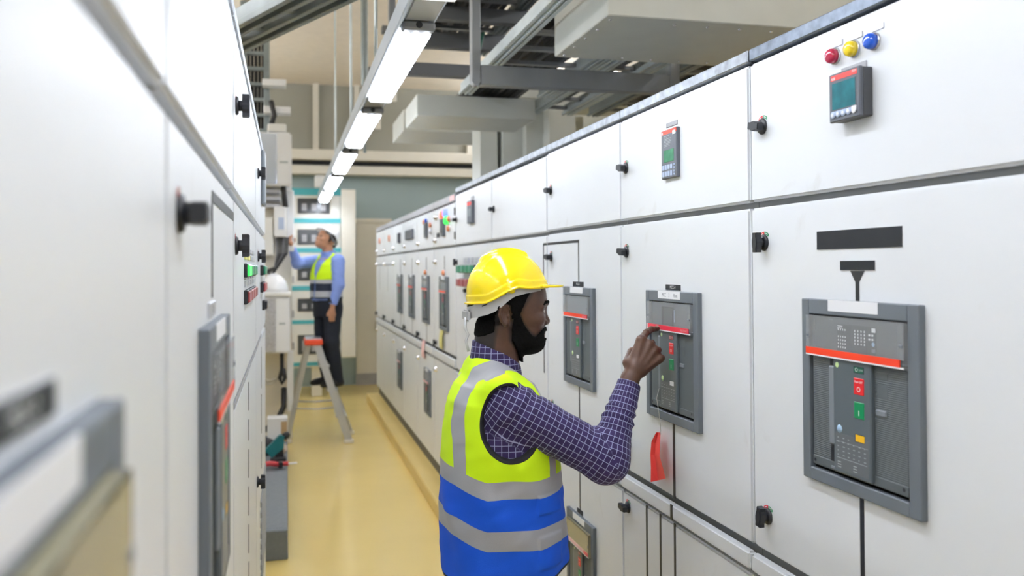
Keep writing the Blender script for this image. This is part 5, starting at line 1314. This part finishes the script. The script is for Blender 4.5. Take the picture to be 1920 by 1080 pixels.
def vee2(P): return np.minimum(f_cap(P, (-.012, 0, 1.26), (0, 0, 1.4), .075, .08), np.maximum(np.abs(P[:, 1]-.01)-.012-np.clip((P[:, 2]-1.05)*.35, 0, .08), -P[:, 0]))
def vest2f(P):
    d = trunk2(P)-.004*wob(P, 24, 12); d = np.maximum(d, -(trunk2(P)+.012)); return np.maximum(np.maximum(np.maximum(d, -arm2(P)), .85-P[:, 2]), -vee2(P))
def strap2(V): return np.where((V[:, 0] > 0) & (np.abs(np.abs(V[:, 1])-.03) < .0), .5, 5.)
sculpt('safety_vest', vest2f, (-.2, -.24, .83), (.22, .24, 1.33), .006, [M['vest2']], man2, None, None, {'height': lambda V: V[:, 2], 'strap': strap2, 'edge': lambda V: np.full(len(V), 1.)})
def trous2(P):
    d = f_rings(P, [.68, .78, .88], [0]*3, [0]*3, [.118, .127, .134], [.155, .158, .158], 2.2)
    for s, k, f in ((1, (.03, .125, .43), (-.03, .13, .06)), (-1, (.0, -.10, .42), (-.05, -.085, .06))): d = smin(d, f_chain(P, [(-.005, .082*s, .75), k, f], [.092, .070, .056], .03), .03)
    return np.maximum(d-.004*wob(P, 25, 2), .03-P[:, 2])
sculpt('trousers', trous2, (-.2, -.25, .01), (.2, .27, .9), .007, [M['blackcloth']], man2)
for x, y in ((-.03, .13), (-.05, -.085)):
    sculpt('shoe', lambda P: np.maximum(smin(f_ell(P, (x+.06, y, .028), (.135, .044, .045)), f_ell(P, (x, y, .06), (.06, .042, .05)), .03), .002-P[:, 2]), (-.25, y-.08, -.01), (.25, y+.08, .13), .006, [M['shoe']], man2)
b = MB(); b.lathe([(.039, -.02), (.040, .02)], A3(*W2l)+A3(-.006, .0, .035), A3(*W2l)-A3(*E2l), M['knob'], 16); b.build('watch_strap', man2)
# ------------------------------------------------------------------ camera and light
cam = bpy.data.cameras.new('camera'); co = bpy.data.objects.new('camera', cam); COL.objects.link(co)
cam.sensor_width = 36; cam.lens = 1637.07/1920*36; cam.clip_start = .02
cam.shift_y = -(540-475.95)/1920
yaw, pit, roll = .252576, .01488, -.006052
Fw = Vector((math.sin(yaw)*math.cos(pit), math.cos(yaw)*math.cos(pit), math.sin(pit))); Rt = Vector((math.cos(yaw), -math.sin(yaw), 0)); Up = Rt.cross(Fw)
R2 = Rt*math.cos(roll)+Up*math.sin(roll); U2 = -Rt*math.sin(roll)+Up*math.cos(roll)
co.matrix_world = Matrix(((R2.x, U2.x, -Fw.x, 0), (R2.y, U2.y, -Fw.y, 0), (R2.z, U2.z, -Fw.z, 1.66), (0, 0, 0, 1)))
cam.dof.use_dof = True; cam.dof.focus_distance = 2.25; cam.dof.aperture_fstop = 3.5
SC.camera = co
w = bpy.data.worlds.new('world'); SC.world = w; w.use_nodes = True
w.node_tree.nodes['Background'].inputs['Color'].default_value = (.8, .85, .9, 1); w.node_tree.nodes['Background'].inputs['Strength'].default_value = .05
def area(name, loc, sx, sy, power, col=(1, .985, .96), rot=(0, 0, 0)):
    l = bpy.data.lights.new(name, 'AREA'); l.shape = 'RECTANGLE'; l.size = sx; l.size_y = sy; l.energy = power; l.color = col
    o = bpy.data.objects.new(name, l); COL.objects.link(o); o.location = loc; o.rotation_euler = rot; return o
SC.view_settings.view_transform = 'Standard'; SC.view_settings.look = 'None'; SC.view_settings.gamma = 1; SC.view_settings.use_curve_mapping = False
SC.view_settings.exposure = 0.2
SC.cycles.use_denoising = True
SC.cycles.max_bounces = 10; SC.cycles.diffuse_bounces = 5; SC.cycles.transparent_max_bounces = 24
SC.cycles.sample_clamp_indirect = 8
